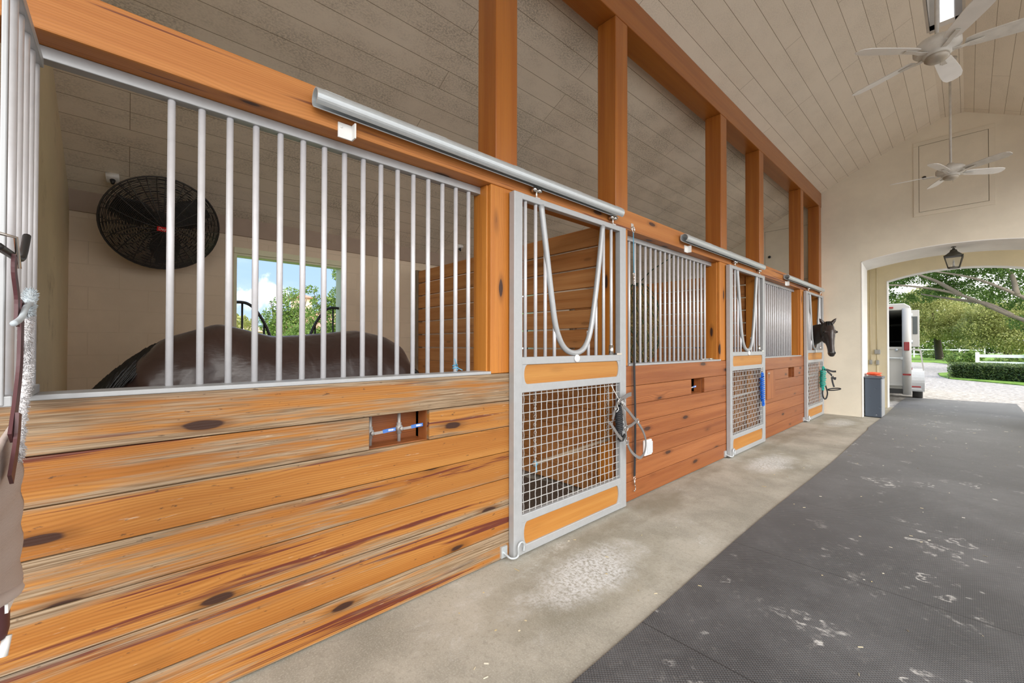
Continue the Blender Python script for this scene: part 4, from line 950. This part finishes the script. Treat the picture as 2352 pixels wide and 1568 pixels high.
for k, (x, z, w, h, l) in enumerate(((-1.37, 1.18, .1, .1, 'grey outlet box on the yellow porch wall, highest of three'), (-1.485, .95, .055, .1, 'grey outlet box on the yellow porch wall, lower left of three'), (-1.368, .945, .055, .1, 'grey outlet box on the yellow porch wall, lower right of three'))):
    t = thing('outlet_box', (x, yw - .03, z), l, 'outlet box', 'boxes on the porch wall')
    B(x - w / 2, x + w / 2, yw - .05, yw, z, z + h).build('box', plain('grey metal box', (.45, .46, .45), .4, .3), t, .005); B(x - w / 2 + .008, x + w / 2 - .008, yw - .058, yw - .05, z + .012, z + h - .012).build('cover', ALU, t, .003)
for k, (x, z) in enumerate(((-1.485, 1.05), (-1.372, 1.28))):
    c = MB().tube([(x, yw - .014, z), (x, yw - .014, 3.42)], .012, 8)
    if k: c.tube([(x, yw - .014, 1.045), (x, yw - .014, 1.18)], .012, 8).tube([(x, yw - .014, .0), (x, yw - .014, .945)], .012, 8)
    tag(c.build('conduit', WALLY), ['painted conduit running up the yellow porch wall, left of two', 'painted conduit running up the yellow porch wall, right of two'][k], 'conduit', 'conduits')
# bin with the orange cord on top
t = thing('feed_bin', (-1.235, 10.68, 0), 'tall dented navy grey bin by the arch with an orange cord on top', 'bin')
NAVY = M('dented navy vinyl', (.065, .085, .115), .42); o_ = NAVY.coord(); v_ = NAVY.n('TexVoronoi', {'Vector': NAVY.map(o_, (1, 1, 1)), 'Scale': 7}, out=0)
NAVY.set('Base Color', NAVY.mix(NAVY.step(v_, .08, .03), (.065, .085, .115), (.3, .32, .35))); NAVY.bump(NAVY.step(v_, .0, .2), .5, .01); NAVY = NAVY.m
B(-1.355, -1.115, 10.46, 10.86, .01, .74).build('body', NAVY, t, .012, seg=3); B(-1.11, -1.105, 10.47, 10.85, .03, .72).box(-1.115, -1.11, 10.47, 10.85, .02, .73).build('side_panel', ALU, t)
B(-1.362, -1.1, 10.45, 10.87, .74, .775).build('lid', plain('dark slate lid', (.1, .12, .15), .4), t, .008); B(-1.345, -1.125, 10.48, 10.84, 0, .012).build('foot', BLACKM, t)
ocord = MB(); pts = []
for k in range(90):
    q = k * .42; rr = .085 + .02 * math.sin(k * .37)
    pts.append((-1.235 + rr * 1.05 * math.cos(q) + .012 * math.sin(k), 10.64 + rr * 1.5 * math.sin(q), .787 + .0006 * k + .012 * abs(math.sin(k * .21))))
ocord.tube(pts, .0075, 7); tag(ocord.build('extension_cord', ORANGE), 'coiled orange extension cord on top of the navy bin', 'cord')
tag(B(-1.33, -1.2, 10.72, 10.8, .776, .84).build('soap_box', WHITEPL, bev=.01), 'small white box behind the orange cord on the bin', 'box')

# ------------------------------------------------------------------ rubber mat
mt = MB(); n = 60; vs = []
for k in range(n + 1):
    y = -3.1 + 18.2 * k / n
    vs += [(-1.09 + .012 * math.sin(y * 1.3) + (-.03 if y > 9 else 0), y, .012), (.74 + .02 * math.sin(y), y + (.25 if k == n else 0), .012)]
m2 = len(vs); vs += [(a, b, .0) for a, b, c in vs]
fs = []
for k in range(n):
    a = 2 * k; fs += [(a, a + 1, a + 3, a + 2), (a, a + 2, m2 + a + 2, m2 + a), (a + 1, m2 + a + 1, m2 + a + 3, a + 3)]
fs += [(0, m2, m2 + 1, 1), (m2 - 2, m2 - 1, 2 * m2 - 1, 2 * m2 - 2)]
tag(mt.add(vs, fs).build('rubber_mat', RUBBER), 'long black rubber mat running down the aisle and out through the arch', 'mat')

sb = MB()
for k in range(260):
    y = 1 + 11 * U(0, 1) ** 1.4; x = U(-1.95, 1.3); z = .0125 if x > -1.05 else .0005
    if x > .72: z = .0005
    if .4 < (y % 1.0) and x < -1.05 and U(0, 1) < .5: continue
    a = U(0, PI); l = U(.003, .012) * (2.2 if U(0, 1) < .1 else 1); w_ = U(.0008, .003); d = V((math.cos(a), math.sin(a), 0)); e = V((-d.y, d.x, 0)); p = V((x, y, z))
    sb.add([p - d * l - e * w_, p + d * l - e * w_, p + d * l * .8 + e * w_ + V((0, 0, .003)), p - d * l + e * w_ + V((0, 0, .003))] + [p - d * l - e * w_ * .9 + V((0, 0, .0001))], [(0, 1, 2, 3)], [(U(0, 1), 0, 0)] * 5)
tag(sb.build('straw_litter', leafm('straw flakes', (.5, .4, .2), (.66, .58, .4), (.8, .78, .7))), 'scattered flakes of straw and shavings on the aisle floor and mat', 'litter', None, 'stuff')

# ------------------------------------------------------------------ outside
LEAF_D = leafm('deep green leaf', (.03, .075, .012), (.075, .16, .025), (.19, .3, .06))
LEAF_Y = leafm('yellow green leaf', (.16, .19, .045), (.34, .36, .11), (.56, .54, .22))
LEAF_M = leafm('mid green leaf', (.05, .11, .02), (.15, .25, .05), (.33, .42, .11))
LEAF_H = leafm('hedge leaf', (.03, .055, .015), (.075, .13, .03), (.2, .25, .09))
BARK = plain('grey bark', (.2, .165, .13), .9, var=.4, sc=5)
BARKD = plain('dark bark', (.07, .055, .04), .9, var=.4, sc=5)
def leaves(mb, blobs, n, size, flat=.0, drop=0):
    tot = sum(b[1][0] * b[1][1] * b[1][2] for b in blobs) or 1
    for c, r in blobs:
        k = int(n * r[0] * r[1] * r[2] / tot)
        for _ in range(k):
            d = V((RND.gauss(0, 1), RND.gauss(0, 1), RND.gauss(0, 1))).normalized() * (U(.35, 1) ** .5) * (1 + U(-.12, .12))
            p = V(c) + V((d.x * r[0], d.y * r[1], d.z * r[2]))
            a = V((U(-1, 1), U(-1, 1), U(-1, 1) * (1 - flat) - drop)).normalized(); b = a.cross(V((U(-1, 1), U(-1, 1), U(-1, 1)))).normalized()
            s = size * U(.6, 1.4); a *= s; b *= s * .45
            w = min(1, max(0, .5 + RND.gauss(0, .22)))
            mb.add([p - a, p + b, p + a, p - b], [(0, 1, 2, 3)], [(w, 0, 0)] * 4)
def tree(name, base, trunk, limbs, blobs, n, size, lm, bark, label, group=None, drop=0):
    t = thing(name, base, label, 'tree', group)
    tr = MB()
    for pts, rr in [trunk] + limbs: tr.tube(curve_pts(pts, 5), [rr[0] + (rr[1] - rr[0]) * i / (5 * (len(pts) - 1)) for i in range(5 * (len(pts) - 1) + 1)], 9)
    tr.build('trunk', bark, t)
    cr = MB(); leaves(cr, blobs, n, size, drop=drop); cr.build('crown', lm, t); return t
Z = -.02
# big oak whose limbs hang across the arch view (trunk right of the frame)
ox, oy = 5.2, 34.0
limbs = []
for pts in ([(ox, oy, 1.6), (3.2, 33.5, 2.1), (1.5, 33, 2.9), (-.3, 32.5, 4.1), (-2.2, 32, 4.7), (-4, 31.5, 4.9)],
            [(ox, oy, 1.7), (3.4, 33, 2.6), (1.6, 32, 3.9), (.2, 31.5, 4.8), (-1.3, 31, 5.3)],
            [(ox, oy, 2), (3.6, 33, 3.6), (2.2, 32.5, 5.0), (1.0, 32, 6.2)], [(ox, oy, 2.2), (4.4, 33, 4.5), (3.6, 32, 6.5)],
            [(1.5, 33, 2.9), (.6, 33, 3.6), (-.5, 33, 3.9), (-1.8, 33, 4.3)], [(-.3, 32.5, 4.1), (-1.2, 32.2, 4.9), (-2.4, 32, 5.6)], [(1.6, 32, 3.9), (1.4, 32, 5), (.6, 32, 6)]):
    limbs.append((pts, (.13, .03)))
blobs = []
for k in range(64):
    x = U(-4.6, 5.5); y = U(30.5, 36.5); z = 4.9 + U(-.5, 2.6) + .1 * max(0, x) - (.35 if x > 1 else 0)
    blobs.append(((x, y, z), (U(.6, 1.1), U(.6, 1.1), U(.3, .55))))
for x, z in ((2.0, 2.3), (2.6, 1.9), (1.2, 3.4), (3.2, 2.9), (.7, 4.0), (2.2, 3.3), (-2.8, 3.9), (-3.6, 4.2), (-1.8, 4.0), (3.6, 3.9), (1.9, 4.4)): blobs.append(((x, 34.5, z + .3), (.7, .7, .42)))
tree('oak_tree', (ox, oy, Z), ([(ox + .4, oy, Z), (ox + .2, oy, 1), (ox, oy, 2.2)], (.45, .33)), limbs, blobs, 48000, .068, LEAF_D, BARK, 'spreading oak tree with long grey limbs reaching over the gravel yard')
tree('shade_tree', (-2.2, 61, Z), ([(-2.0, 61, Z), (-2.1, 61, 1.2), (-2.2, 61, 2.6)], (.34, .25)), [([(-2.2, 61, 2.2), (-3.5, 60, 3.6), (-5, 60, 4.5)], (.16, .05)), ([(-2.2, 61, 2.4), (-.8, 60.5, 4), (.2, 60, 5)], (.16, .05)), ([(-2.2, 61, 2.4), (-2.4, 61, 4), (-2.6, 61, 6)], (.18, .05))],
     [((-2.2, 60, 4.6), (2.6, 2.4, 1.7)), ((-4.6, 60, 3.6), (1.7, 2, 1.3)), ((-.4, 60, 3.7), (1.8, 2, 1.3)), ((-2.8, 60, 6.2), (1.9, 2, 1.3)), ((-3.4, 59, 2.7), (1.6, 1.6, .8)), ((-1.2, 59, 2.7), (1.7, 1.6, .8)), ((-3.9, 58.5, 1.9), (.9, .9, .6)), ((-.6, 58.5, 1.8), (.8, .9, .6)), ((-3.0, 58, 2.0), (.5, .6, .5))], 30000, .085, LEAF_Y, BARKD, 'yellow-green shade tree with a dark trunk on the lawn, right of the trailer', 'trees beyond the lawn', .5)
tree('shade_tree', (2.2, 58, Z), ([(2.4, 58, Z), (2.3, 58, 1.2), (2.2, 58, 2.4)], (.3, .22)), [([(2.2, 58, 2), (1, 58, 3.4), (0, 57, 4)], (.14, .05)), ([(2.2, 58, 2), (3.4, 58, 3.6), (4.4, 57, 4)], (.14, .05))],
     [((2.4, 57, 3.6), (2.4, 2.2, 1.7)), ((.6, 57, 3.0), (1.6, 2, 1.3)), ((4.4, 57, 3.4), (1.8, 2, 1.5)), ((3.0, 56, 2.0), (2.4, 1.6, .9)), ((1.0, 56.5, 4.4), (1.4, 1.6, .9)), ((.4, 56, 1.6), (1.0, .9, .7)), ((2.6, 55.5, 1.3), (1.3, .9, .7)), ((4.4, 55, 1.5), (1.2, .9, .8))], 28000, .085, LEAF_Y, BARKD, 'yellow-green leaning shade tree behind the white board fence', 'trees beyond the lawn', .4)
k = 0
for x, y, z, r, l in ((-13, 88, 4.5, 4.2, 'mid-green tree farthest left behind the trailer'), (-6.5, 90, 4.8, 4.4, 'mid-green tree behind the left side of the shade tree'), (0, 92, 5.0, 4.4, 'mid-green tree behind the gap between the two shade trees'), (6.5, 88, 4.6, 4.4, 'mid-green tree farthest right along the far tree line')):
    tree('far_tree', (x, y, Z), ([(x, y, Z), (x, y, 2.5)], (.4, .3)), [], [((x, y, z), (r, 3, 3.2)), ((x - 2, y - 1, 2.2), (2.6, 2, 1.9)), ((x + 2, y - 1, 2.2), (2.6, 2, 1.9)), ((x + .6, y, z + 3), (r * .7, 2.5, 2)), ((x, y - 2, 1.1), (3.6, 1.5, 1.1))], 11000, .19, LEAF_M, BARKD, l, 'far tree line')
for x, y, r, l in ((-.3, 46, 1.0, 'low dark green bush left of the white board fence, on the lawn'), (-2.6, 66, 1.2, 'low bush along the far white fence, left'), (1.6, 31.5, 1.0, 'round dark bush behind the near white fence')):
    t = thing('garden_bush', (x, y, Z), l, 'bush', 'bushes'); b = MB(); leaves(b, [((x, y, .45), (r, .7, .5)), ((x + r * .6, y, .6), (r * .6, .6, .5))], 1500, .09); b.build('foliage', LEAF_M, t); MB().tube([(x, y, Z), (x, y, .5)], .05, 8).build('stem', BARKD, t)
# lawns
def patch(name, pts, z, mat, label):
    n = len(pts); m = MB().add([(x, y, z) for x, y in pts] + [(x, y, Z - .01) for x, y in pts], [tuple(range(n))] + [(i, (i + 1) % n, n + (i + 1) % n, n + i) for i in range(n)])
    return tag(m.build(name, mat), label, 'lawn', None, 'stuff')
patch('lawn', [(-40, 49), (-2, 50), (.5, 42), (1.2, 36), (30, 36), (30, 120), (-40, 120)], .02, LAWN, 'far green lawn under the shade trees')
patch('lawn', [(-1.05, 30.2), (-.9, 27.6), (-.5, 25.4), (.5, 24.2), (1.5, 22.9), (3.2, 21.5), (9, 21), (9, 33), (-.6, 31.6)], .015, LAWN, 'near green lawn strip at the foot of the clipped hedge')
# clipped hedge
t = thing('clipped_hedge', (1.6, 26, Z), 'low clipped hedge along the gravel drive, in front of the white fence', 'hedge')
hd = MB(); HL = [(-.55, 26.4), (.4, 25.6), (1.6, 24.7), (3.2, 23.6)]
for a, b in zip(HL, HL[1:]):
    for _ in range(2300):
        f = U(0, 1); x = a[0] + (b[0] - a[0]) * f; y = a[1] + (b[1] - a[1]) * f; dp = U(0, 1.3); z = U(0, .6)
        if U(0, 1) < .5: z = .6 + U(-.05, .05)
        else: dp = U(-.06, .08)
        if U(0, 1) < .08 and a is HL[0]: x = -.55 + U(-.06, .05)
        p = V((x + dp * .35, y + dp, z)); q = V((U(-1, 1), U(-1, 1), U(-1, 1))).normalized(); e = q.orthogonal().normalized(); s = U(.03, .06)
        w = min(1, max(0, .5 + RND.gauss(0, .22))); hd.add([p - q * s, p + e * s * .5, p + q * s, p - e * s * .5], [(0, 1, 2, 3)], [(w, 0, 0)] * 4)
hd.build('foliage', LEAF_H, t)
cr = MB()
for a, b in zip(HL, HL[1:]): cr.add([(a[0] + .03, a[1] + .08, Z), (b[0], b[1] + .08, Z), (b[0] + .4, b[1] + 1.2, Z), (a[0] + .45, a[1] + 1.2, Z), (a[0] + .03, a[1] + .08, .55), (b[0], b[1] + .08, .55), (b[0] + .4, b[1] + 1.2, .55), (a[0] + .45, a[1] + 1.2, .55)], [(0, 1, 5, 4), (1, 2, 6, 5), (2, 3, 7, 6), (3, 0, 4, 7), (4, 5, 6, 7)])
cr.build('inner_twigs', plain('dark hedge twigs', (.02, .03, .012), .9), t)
# white board fences
def fence(name, p0, p1, n, h, rails, label):
    t = thing(name, (*p0, Z), label, 'fence', 'white board fences')
    a, b = V((*p0, Z)), V((*p1, Z)); d = (b - a).normalized(); q = V((-d.y, d.x, 0)); r = MB()
    for z in rails:
        vs = [e + q * s * .02 + V((0, 0, z + k)) for e in (a, b) for s in (-1, 1) for k in (0, .14)]
        r.add(vs, [(0, 1, 3, 2), (4, 6, 7, 5), (0, 4, 5, 1), (2, 3, 7, 6), (0, 2, 6, 4), (1, 5, 7, 3)])
    r.build('rails', WHITEP, t)
    for k in range(n):
        p = a.lerp(b, k / (n - 1)); B(p.x - .065, p.x + .065, p.y - .065, p.y + .065, Z, h).build('post', WHITEP, t)
fence('board_fence', (.28, 29.6), (6.2, 28.4), 5, 1.08, (.22, .54, .86), 'near white board fence standing behind the clipped hedge')
fence('board_fence', (-14, 72), (1.2, 70), 9, 1.2, (.35, .9), 'far white rail fence across the lawn behind the shade tree')

# horse trailer, built along +Y at the origin, then turned
TW = M('white trailer paint', (.5, .495, .48), .38); TW = TW.m
TR = thing('horse_trailer', (0, 0, 0), 'white horse trailer backed up outside the arch, upper rear half open', 'trailer')
hw_, zb, zt, L = 1.0, .36, 2.41, 4.6
rr = .12
prof = [(-hw_, zb), (hw_, zb), (hw_, zt - rr), (hw_ - .04, zt - .04), (hw_ - rr, zt), (-hw_ + rr, zt), (-hw_ + .04, zt - .04), (-hw_, zt - rr)]
bd = MB(); th = .04
bd.box(hw_ - th, hw_, 0.02, L, zb, zt - rr).box(-hw_, -hw_ + th, 0.02, L, zb, zt - rr).box(-hw_, hw_, L - .04, L, zb, zt - .05).box(-hw_, hw_, .02, L, zb - .05, zb + .03)
bd.build('body', TW, TR, .01)
MB().prism([(-hw_ - .01, zt - rr - .02), (-hw_ - .01, zt - .05), (-hw_ + .1, zt + .03), (hw_ - .1, zt + .03), (hw_ + .01, zt - .05), (hw_ + .01, zt - rr - .02)], -.03, L + .02, 1).build('roof', TW, TR, .02)
for s in (-1, 1): MB().tube([(s * (hw_ - .06), -.01, .18), (s * (hw_ - .06), -.01, zt - .1)], .085, 16).build('corner_post', TW, TR)
B(-.02, .02, -.02, .0, zb, 2.29).build('centre_post', TW, TR)
for s in (-1, 1):
    x0, x1 = (-.86, -.03) if s < 0 else (.03, .86)
    dr = MB().box(x0, x1, -.02, .02, zb + .03, 1.36); dr.box(x0, x1, -.035, -.02, 1.30, 1.36).box(x0, x1, -.03, -.02, zb + .03, zb + .08)
    d = dr.build('rear_door', TW, TR, .006)
    MB().tube([(x0 + .02, -.05, 1.08), (x1 + .03 * s, -.05, 1.08)], .012, 8).box(x1 - .03, x1 + .05, -.06, -.03, 1.05, 1.11).lathe([(0, 0), (.03, 0), (.028, .02), (0, .022)], (x1 - .1 if s > 0 else x0 + .1, -.03, 1.28), 12, (0, -1, 0)).build('latch_bar', GALV, d)
dk = plain('dark trailer lining', (.025, .025, .024), .9)
B(-.9, .9, L - .1, L - .06, zb, 2.28).box(-.03, .03, 1.8, L - .1, zb, 2.28).build('inner_wall', dk, TR)
for y in (1.2, 2.4): MB().tube([(-.92, y, 1.5), (.92, y, 1.5)], .02, 8).tube([(-.92, y, 1.95), (.92, y, 1.95)], .02, 8).tube([(.4, y, .4), (.4, y, 2.3)], .02, 8).tube([(-.4, y, .4), (-.4, y, 2.3)], .02, 8).build('divider_bar', BLACKM, TR)
tlr = plain('red lens', (.28, .02, .02), .2)
for s in (-1, 1):
    MB().box(s * (hw_ - .06) - .05, s * (hw_ - .06) + .05, -.115, -.08, 1.27, 1.48).build('tail_light', tlr, TR, .012)
    MB().box(s * (hw_ - .06) - .075, s * (hw_ - .06) + .075, -.1, -.08, .66, .7).build('reflector', tlr, TR)
    B(s * hw_ - .05 * (s > 0) * 0, s * hw_ + s * .035, .35, .42, .78, .84).build('side_marker', tlr, TR)
    f = MB(); ang = [PI * k / 14 for k in range(15)]; cy = 1.35; R0 = .62
    poly = [(cy - R0, .22)] + [(cy - R0 * math.cos(a) * 1.0, .42 + (.36 * math.sin(a)) ** 1 * 1.0) for a in ang] + [(cy + R0, .22)]
    poly2 = [(cy - R0 + .03, .22)] + [(cy - (R0 - .03) * math.cos(a), .42 + .33 * math.sin(a)) for a in ang] + [(cy + R0 - .03, .22)]
    xa, xb = (hw_, hw_ + .26) if s > 0 else (-hw_ - .26, -hw_)
    n = len(poly); vs = [(x, *p) for x in (xa, xb) for p in poly] + [(x, *p) for x in (xa, xb) for p in poly2]; fs = []
    for i in range(n - 1): fs += [(i, i + 1, n + i + 1, n + i), (2 * n + i, 3 * n + i, 3 * n + i + 1, 2 * n + i + 1), (n + i, n + i + 1, 3 * n + i + 1, 3 * n + i), (i, 2 * n + i, 2 * n + i + 1, i + 1)]
    f.add(vs, fs); f.box(min(xa, xb), max(xa, xb), cy - R0 - .005, cy - R0 + .03, .22, .44)
    f.build('fender', ALU, TR)
    wl = MB(); wc_ = (s * (hw_ + .13), cy, .31)
    wl.lathe([(.17, -.1), (.3, -.1), (.325, -.07), (.325, .07), (.3, .1), (.17, .1), (.17, -.1)], wc_, 28, (1, 0, 0)); w_ = wl.build('wheel', plain('tyre rubber', (.025, .025, .025), .8), TR)
    MB().lathe([(0, -.06), (.17, -.07), (.175, 0), (.17, .07), (0, .06)], wc_, 20, (1, 0, 0)).build('rim', ALU, w_)
    wl2 = MB(); wl2.box(s * (hw_ + .02), s * (hw_ + .2), .25, .5, .26, .31) if s > 0 else wl2.box(-hw_ - .2, -hw_ - .02, .25, .5, .26, .31)
    wl2.build('step', ALU, TR)
B(hw_ + .02, hw_ + .19, .6, .625, .33, .36).build('rear_reflector', tlr, TR)
MB().box(.62, .7, -.06, -.03, 2.32, 2.36).build('marker_light', tlr, TR); B(-.2, .55, .5, 1.3, 2.43, 2.5).build('roof_vent', plain('dark vent', (.05, .05, .05), .6), TR, .02)
# side door swung out and drop feed window, with hinges
sdoor = MB().box(hw_ + .005, hw_ + .17, .30, .335, 1.36, 2.28).build('side_door', TW, TR, .012)
B(hw_ + .05, hw_ + .135, .288, .30, 1.68, 2.12).build('door_window', plain('dark glass', (.06, .07, .07), .1), sdoor, .01)
fd = MB().prism([(hw_ + .01, 1.33), (hw_ + .2, 1.3), (hw_ + .25, .78), (hw_ + .23, .76), (hw_ + .17, 1.25), (hw_ + .01, 1.29)], .38, .43, 1).build('feed_door', TW, TR)
MB().tube([(hw_ + .02, .3, 1.45), (hw_ + .02, .3, 1.53)], .03, 8).tube([(hw_ + .02, .3, 2.1), (hw_ + .02, .3, 2.2)], .03, 8).build('hinge', GALV, TR)
B(-hw_ + .02, hw_ - .02, -.05, .1, .2, .31).build('bumper', plain('dark underbody', (.04, .04, .04), .7), TR)
MB().tube([(-.5, L, .42), (0, L + 1.2, .42), (.5, L, .42)], .05, 8).tube([(0, L + 1.2, .02), (0, L + 1.2, .6)], .035, 8).build('hitch', BLACKM, TR)
TR.location = (-1.97, 14.12, Z); TR.rotation_euler.z = math.radians(3.6)
# weed by the trailer
t = thing('weed', (-1.5, 13.9, Z), 'small leafy weed on the gravel at the trailer\'s lower rear door', 'plant'); w = MB(); leaves(w, [((-1.5, 13.9, .36), (.1, .1, .12)), ((-1.48, 13.9, .15), (.08, .08, .12))], 90, .05); w.build('leaf_cluster', LEAF_M, t); MB().tube([(-1.5, 13.9, Z), (-1.5, 13.9, .35)], .006, 6).build('stem', LEAF_M, t)

# west side seen through the stall window
patch('lawn', [(-60, -30), (-7.0, -30), (-7.0, 40), (-60, 40)], .0, LAWN, 'green lawn behind the stall windows')
STU = stucco('peach house stucco', (.74, .6, .46), 20, .2); TILE = M('terracotta roof tile', (.55, .27, .17), .8); _o = TILE.coord(); _w = TILE.n('TexWave', {'Vector': _o, 'Scale': 2.2, 'Distortion': 1.5, 'Detail': 3}); TILE.set('Base Color', TILE.mix(_w, (.42, .2, .13), (.68, .4, .28))); TILE.bump(_w, .6, .05); TILE = TILE.m
t = thing('tiled_house', (-33, 13, 0), 'peach house with terracotta tile roofs far behind the stall window', 'house')
MB().box(-40, -31, 4.5, 21, Z, 2.5).box(-35.5, -33.5, 9.3, 10.25, 2.5, 4.95).build('wall', STU, t)
MB().add([(-30.4, 7.4, 2.45), (-30.4, 21.5, 2.45), (-40.6, 21.5, 2.45), (-40.6, 7.4, 2.45), (-35.5, 12, 4.3), (-35.5, 17, 4.3)], [(0, 1, 5, 4), (1, 2, 5), (2, 3, 4, 5), (3, 0, 4), (0, 3, 2, 1)]).add([(-30.6, 4.2, 2.2), (-30.6, 8, 2.2), (-40, 8, 2.2), (-40, 4.2, 2.2), (-35.3, 6.1, 2.9)], [(0, 1, 4), (1, 2, 4), (2, 3, 4), (3, 0, 4), (0, 3, 2, 1)]).add([(-33.2, 9.1, 4.9), (-33.2, 10.45, 4.9), (-35.8, 10.45, 4.9), (-35.8, 9.1, 4.9), (-34.5, 9.8, 5.3)], [(0, 1, 4), (1, 2, 4), (2, 3, 4), (3, 0, 4), (0, 3, 2, 1)]).build('roof', TILE, t)
for y in (5.6, 6.6, 9, 11.5): B(-31.01, -30.97, y, y + .55, .9, 2.0).build('window', plain('house window', (.08, .1, .11), .2), t)
tree('window_tree', (-17.5, 4.4, 0), ([(-17.5, 4.4, -.02), (-17.5, 4.4, .8), (-17.5, 4.5, 1.6)], (.12, .08)), [([(-17.5, 4.4, 1), (-17.4, 4.9, 2.3), (-17.3, 5.1, 3.2)], (.05, .012)), ([(-17.5, 4.4, 1), (-17.6, 4.1, 2), (-17.5, 3.9, 3.0)], (.05, .012)), ([(-17.5, 4.4, 1.2), (-17.6, 4.5, 2.2), (-17.5, 4.5, 3.3)], (.04, .01))],
     [((-17.5, 4.5, 1.9), (.9, .8, .8)), ((-17.5, 5.0, 2.4), (.6, .55, .55)), ((-17.5, 4.0, 2.2), (.6, .5, .55)), ((-17.4, 4.55, 2.9), (.5, .5, .45)), ((-17.4, 4.2, 2.8), (.4, .35, .4)), ((-17.4, 4.6, 3.3), (.35, .35, .28))], 6500, .05, LEAF_M, BARK, 'twiggy green tree in the middle of the near stall window view', 'trees behind the window')
tree('window_tree', (-14, 4.9, 0), ([(-14, 4.95, -.02), (-14, 4.95, 1), (-14, 4.9, 1.8)], (.1, .06)), [([(-14, 4.95, 1.3), (-14, 4.6, 2.2), (-13.9, 4.3, 3.0)], (.035, .01)), ([(-14, 4.95, 1.5), (-14, 5.1, 2.4), (-14, 5.2, 3.2)], (.035, .01))],
     [((-14, 5.0, 2.2), (.5, .42, .5)), ((-14, 4.6, 2.75), (.4, .38, .26)), ((-14, 4.25, 3.1), (.3, .24, .15)), ((-14, 5.1, 3.75), (.3, .22, .3)), ((-14, 4.1, 1.6), (.6, .6, .45)), ((-14, 5.0, 1.6), (.6, .5, .5)), ((-14, 5.1, 3.0), (.35, .3, .3)), ((-14, 4.4, 2.3), (.4, .35, .3)), ((-14, 4.85, 2.7), (.3, .3, .3))], 7000, .045, LEAF_M, BARK, 'green tree with a drooping branch at the right edge of the near stall window view', 'trees behind the window')
tree('palm_bush', (-20, 3.3, 0), ([(-20, 3.4, -.02), (-20, 3.4, 1.6)], (.12, .09)), [], [((-20, 3.3, 1.9), (.8, .6, .7)), ((-20, 2.6, 1.6), (.8, .6, .8))], 1800, .09, LEAF_Y, BARK, 'bushy palm at the left edge of the near stall window view', 'trees behind the window', .4)
for x, y, l in ((-22, 12, 'green tree behind the window of the hay stall'), (-24, 24, 'green tree behind the window of the far stall')):
    tree('window_tree', (x, y, 0), ([(x, y, -.02), (x, y, 2)], (.2, .12)), [], [((x, y, 3), (2, 2, 1.6)), ((x, y + 1, 2), (1.6, 1.6, 1))], 2600, .12, LEAF_M, BARK, l, 'trees behind the window')

# ------------------------------------------------------------------ light
W = bpy.data.worlds.new('sky'); SC.world = W; W.use_nodes = True; nt = W.node_tree
class WM(M):
    def __init__(s): s.nt = nt
w = WM(); bg = nt.nodes['Background']
g = w.coord('Generated'); zz = w.n('Separate' + 'XYZ', {0: g}, out=2); xx = w.n('Separate' + 'XYZ', {0: g}, out=0)
sky = w.ramp(zz, [(0, (.3, .39, .5)), (1, (.1, .2, .5)), (.08, (.245, .345, .5)), (.35, (.17, .28, .5))])
# clouds projected on a flat layer
den = w.math('ADD', w.math('MAXIMUM', zz, 0), .12)
pl = w.n('VectorMath', {0: g, 1: w.n('Combine' + 'XYZ', {0: den, 1: den, 2: den})}, operation='DIVIDE')
cl = w.noise(w.map(pl, (1, 1, .3), (3.1, 7.7, 0)), .62, 8, .58)
cf = w.step(cl, .47, .66)
# more overcast toward the east and north
ea = w.math('ADD', w.step(xx, -.35, .25), w.math('MULTIPLY', w.step(w.n('Separate' + 'XYZ', {0: g}, out=1), .35, .8), 1))
cf = w.math('MINIMUM', w.math('ADD', w.math('MULTIPLY', cf, .1), w.math('MULTIPLY', ea, .9)), 1)
# one heaped cloud low in the west
cd = V((-.973, .208, .102)).normalized()
dd = w.n('VectorMath', {0: w.map(g, (1, 1, 1.5)), 1: (cd.x, cd.y, cd.z * 1.5)}, out=1, operation='DISTANCE')
dn = w.math('ADD', dd, w.math('MULTIPLY', w.math('SUBTRACT', w.noise(g, 26, 5, .6), .5), .12))
cf = w.math('MAXIMUM', cf, w.math('MULTIPLY', w.step(dn, .058, .022), .62))
colr = w.mix(cf, sky, (1.0, .99, .97))

nt.links.new(colr, bg.inputs[0]); bg.inputs[1].default_value = 1.5
sun = bpy.data.lights.new('sun', 'SUN'); sun.energy = 2.4; sun.angle = math.radians(50); sun.color = (1, .97, .92)
so = bpy.data.objects.new('sun', sun); COL.objects.link(so)
so.rotation_euler = (V((-.74, .42, -.48))).to_track_quat('-Z', 'Y').to_euler(); so.location = (8, -3, 6)
SC.view_settings.view_transform = 'Standard'; SC.view_settings.look = 'None'; SC.view_settings.gamma = 1; SC.view_settings.use_curve_mapping = False
SC.view_settings.exposure = .72
SC.cycles.use_denoising = True
SC.cycles.max_bounces = 10; SC.cycles.diffuse_bounces = 6; SC.cycles.sample_clamp_indirect = 6
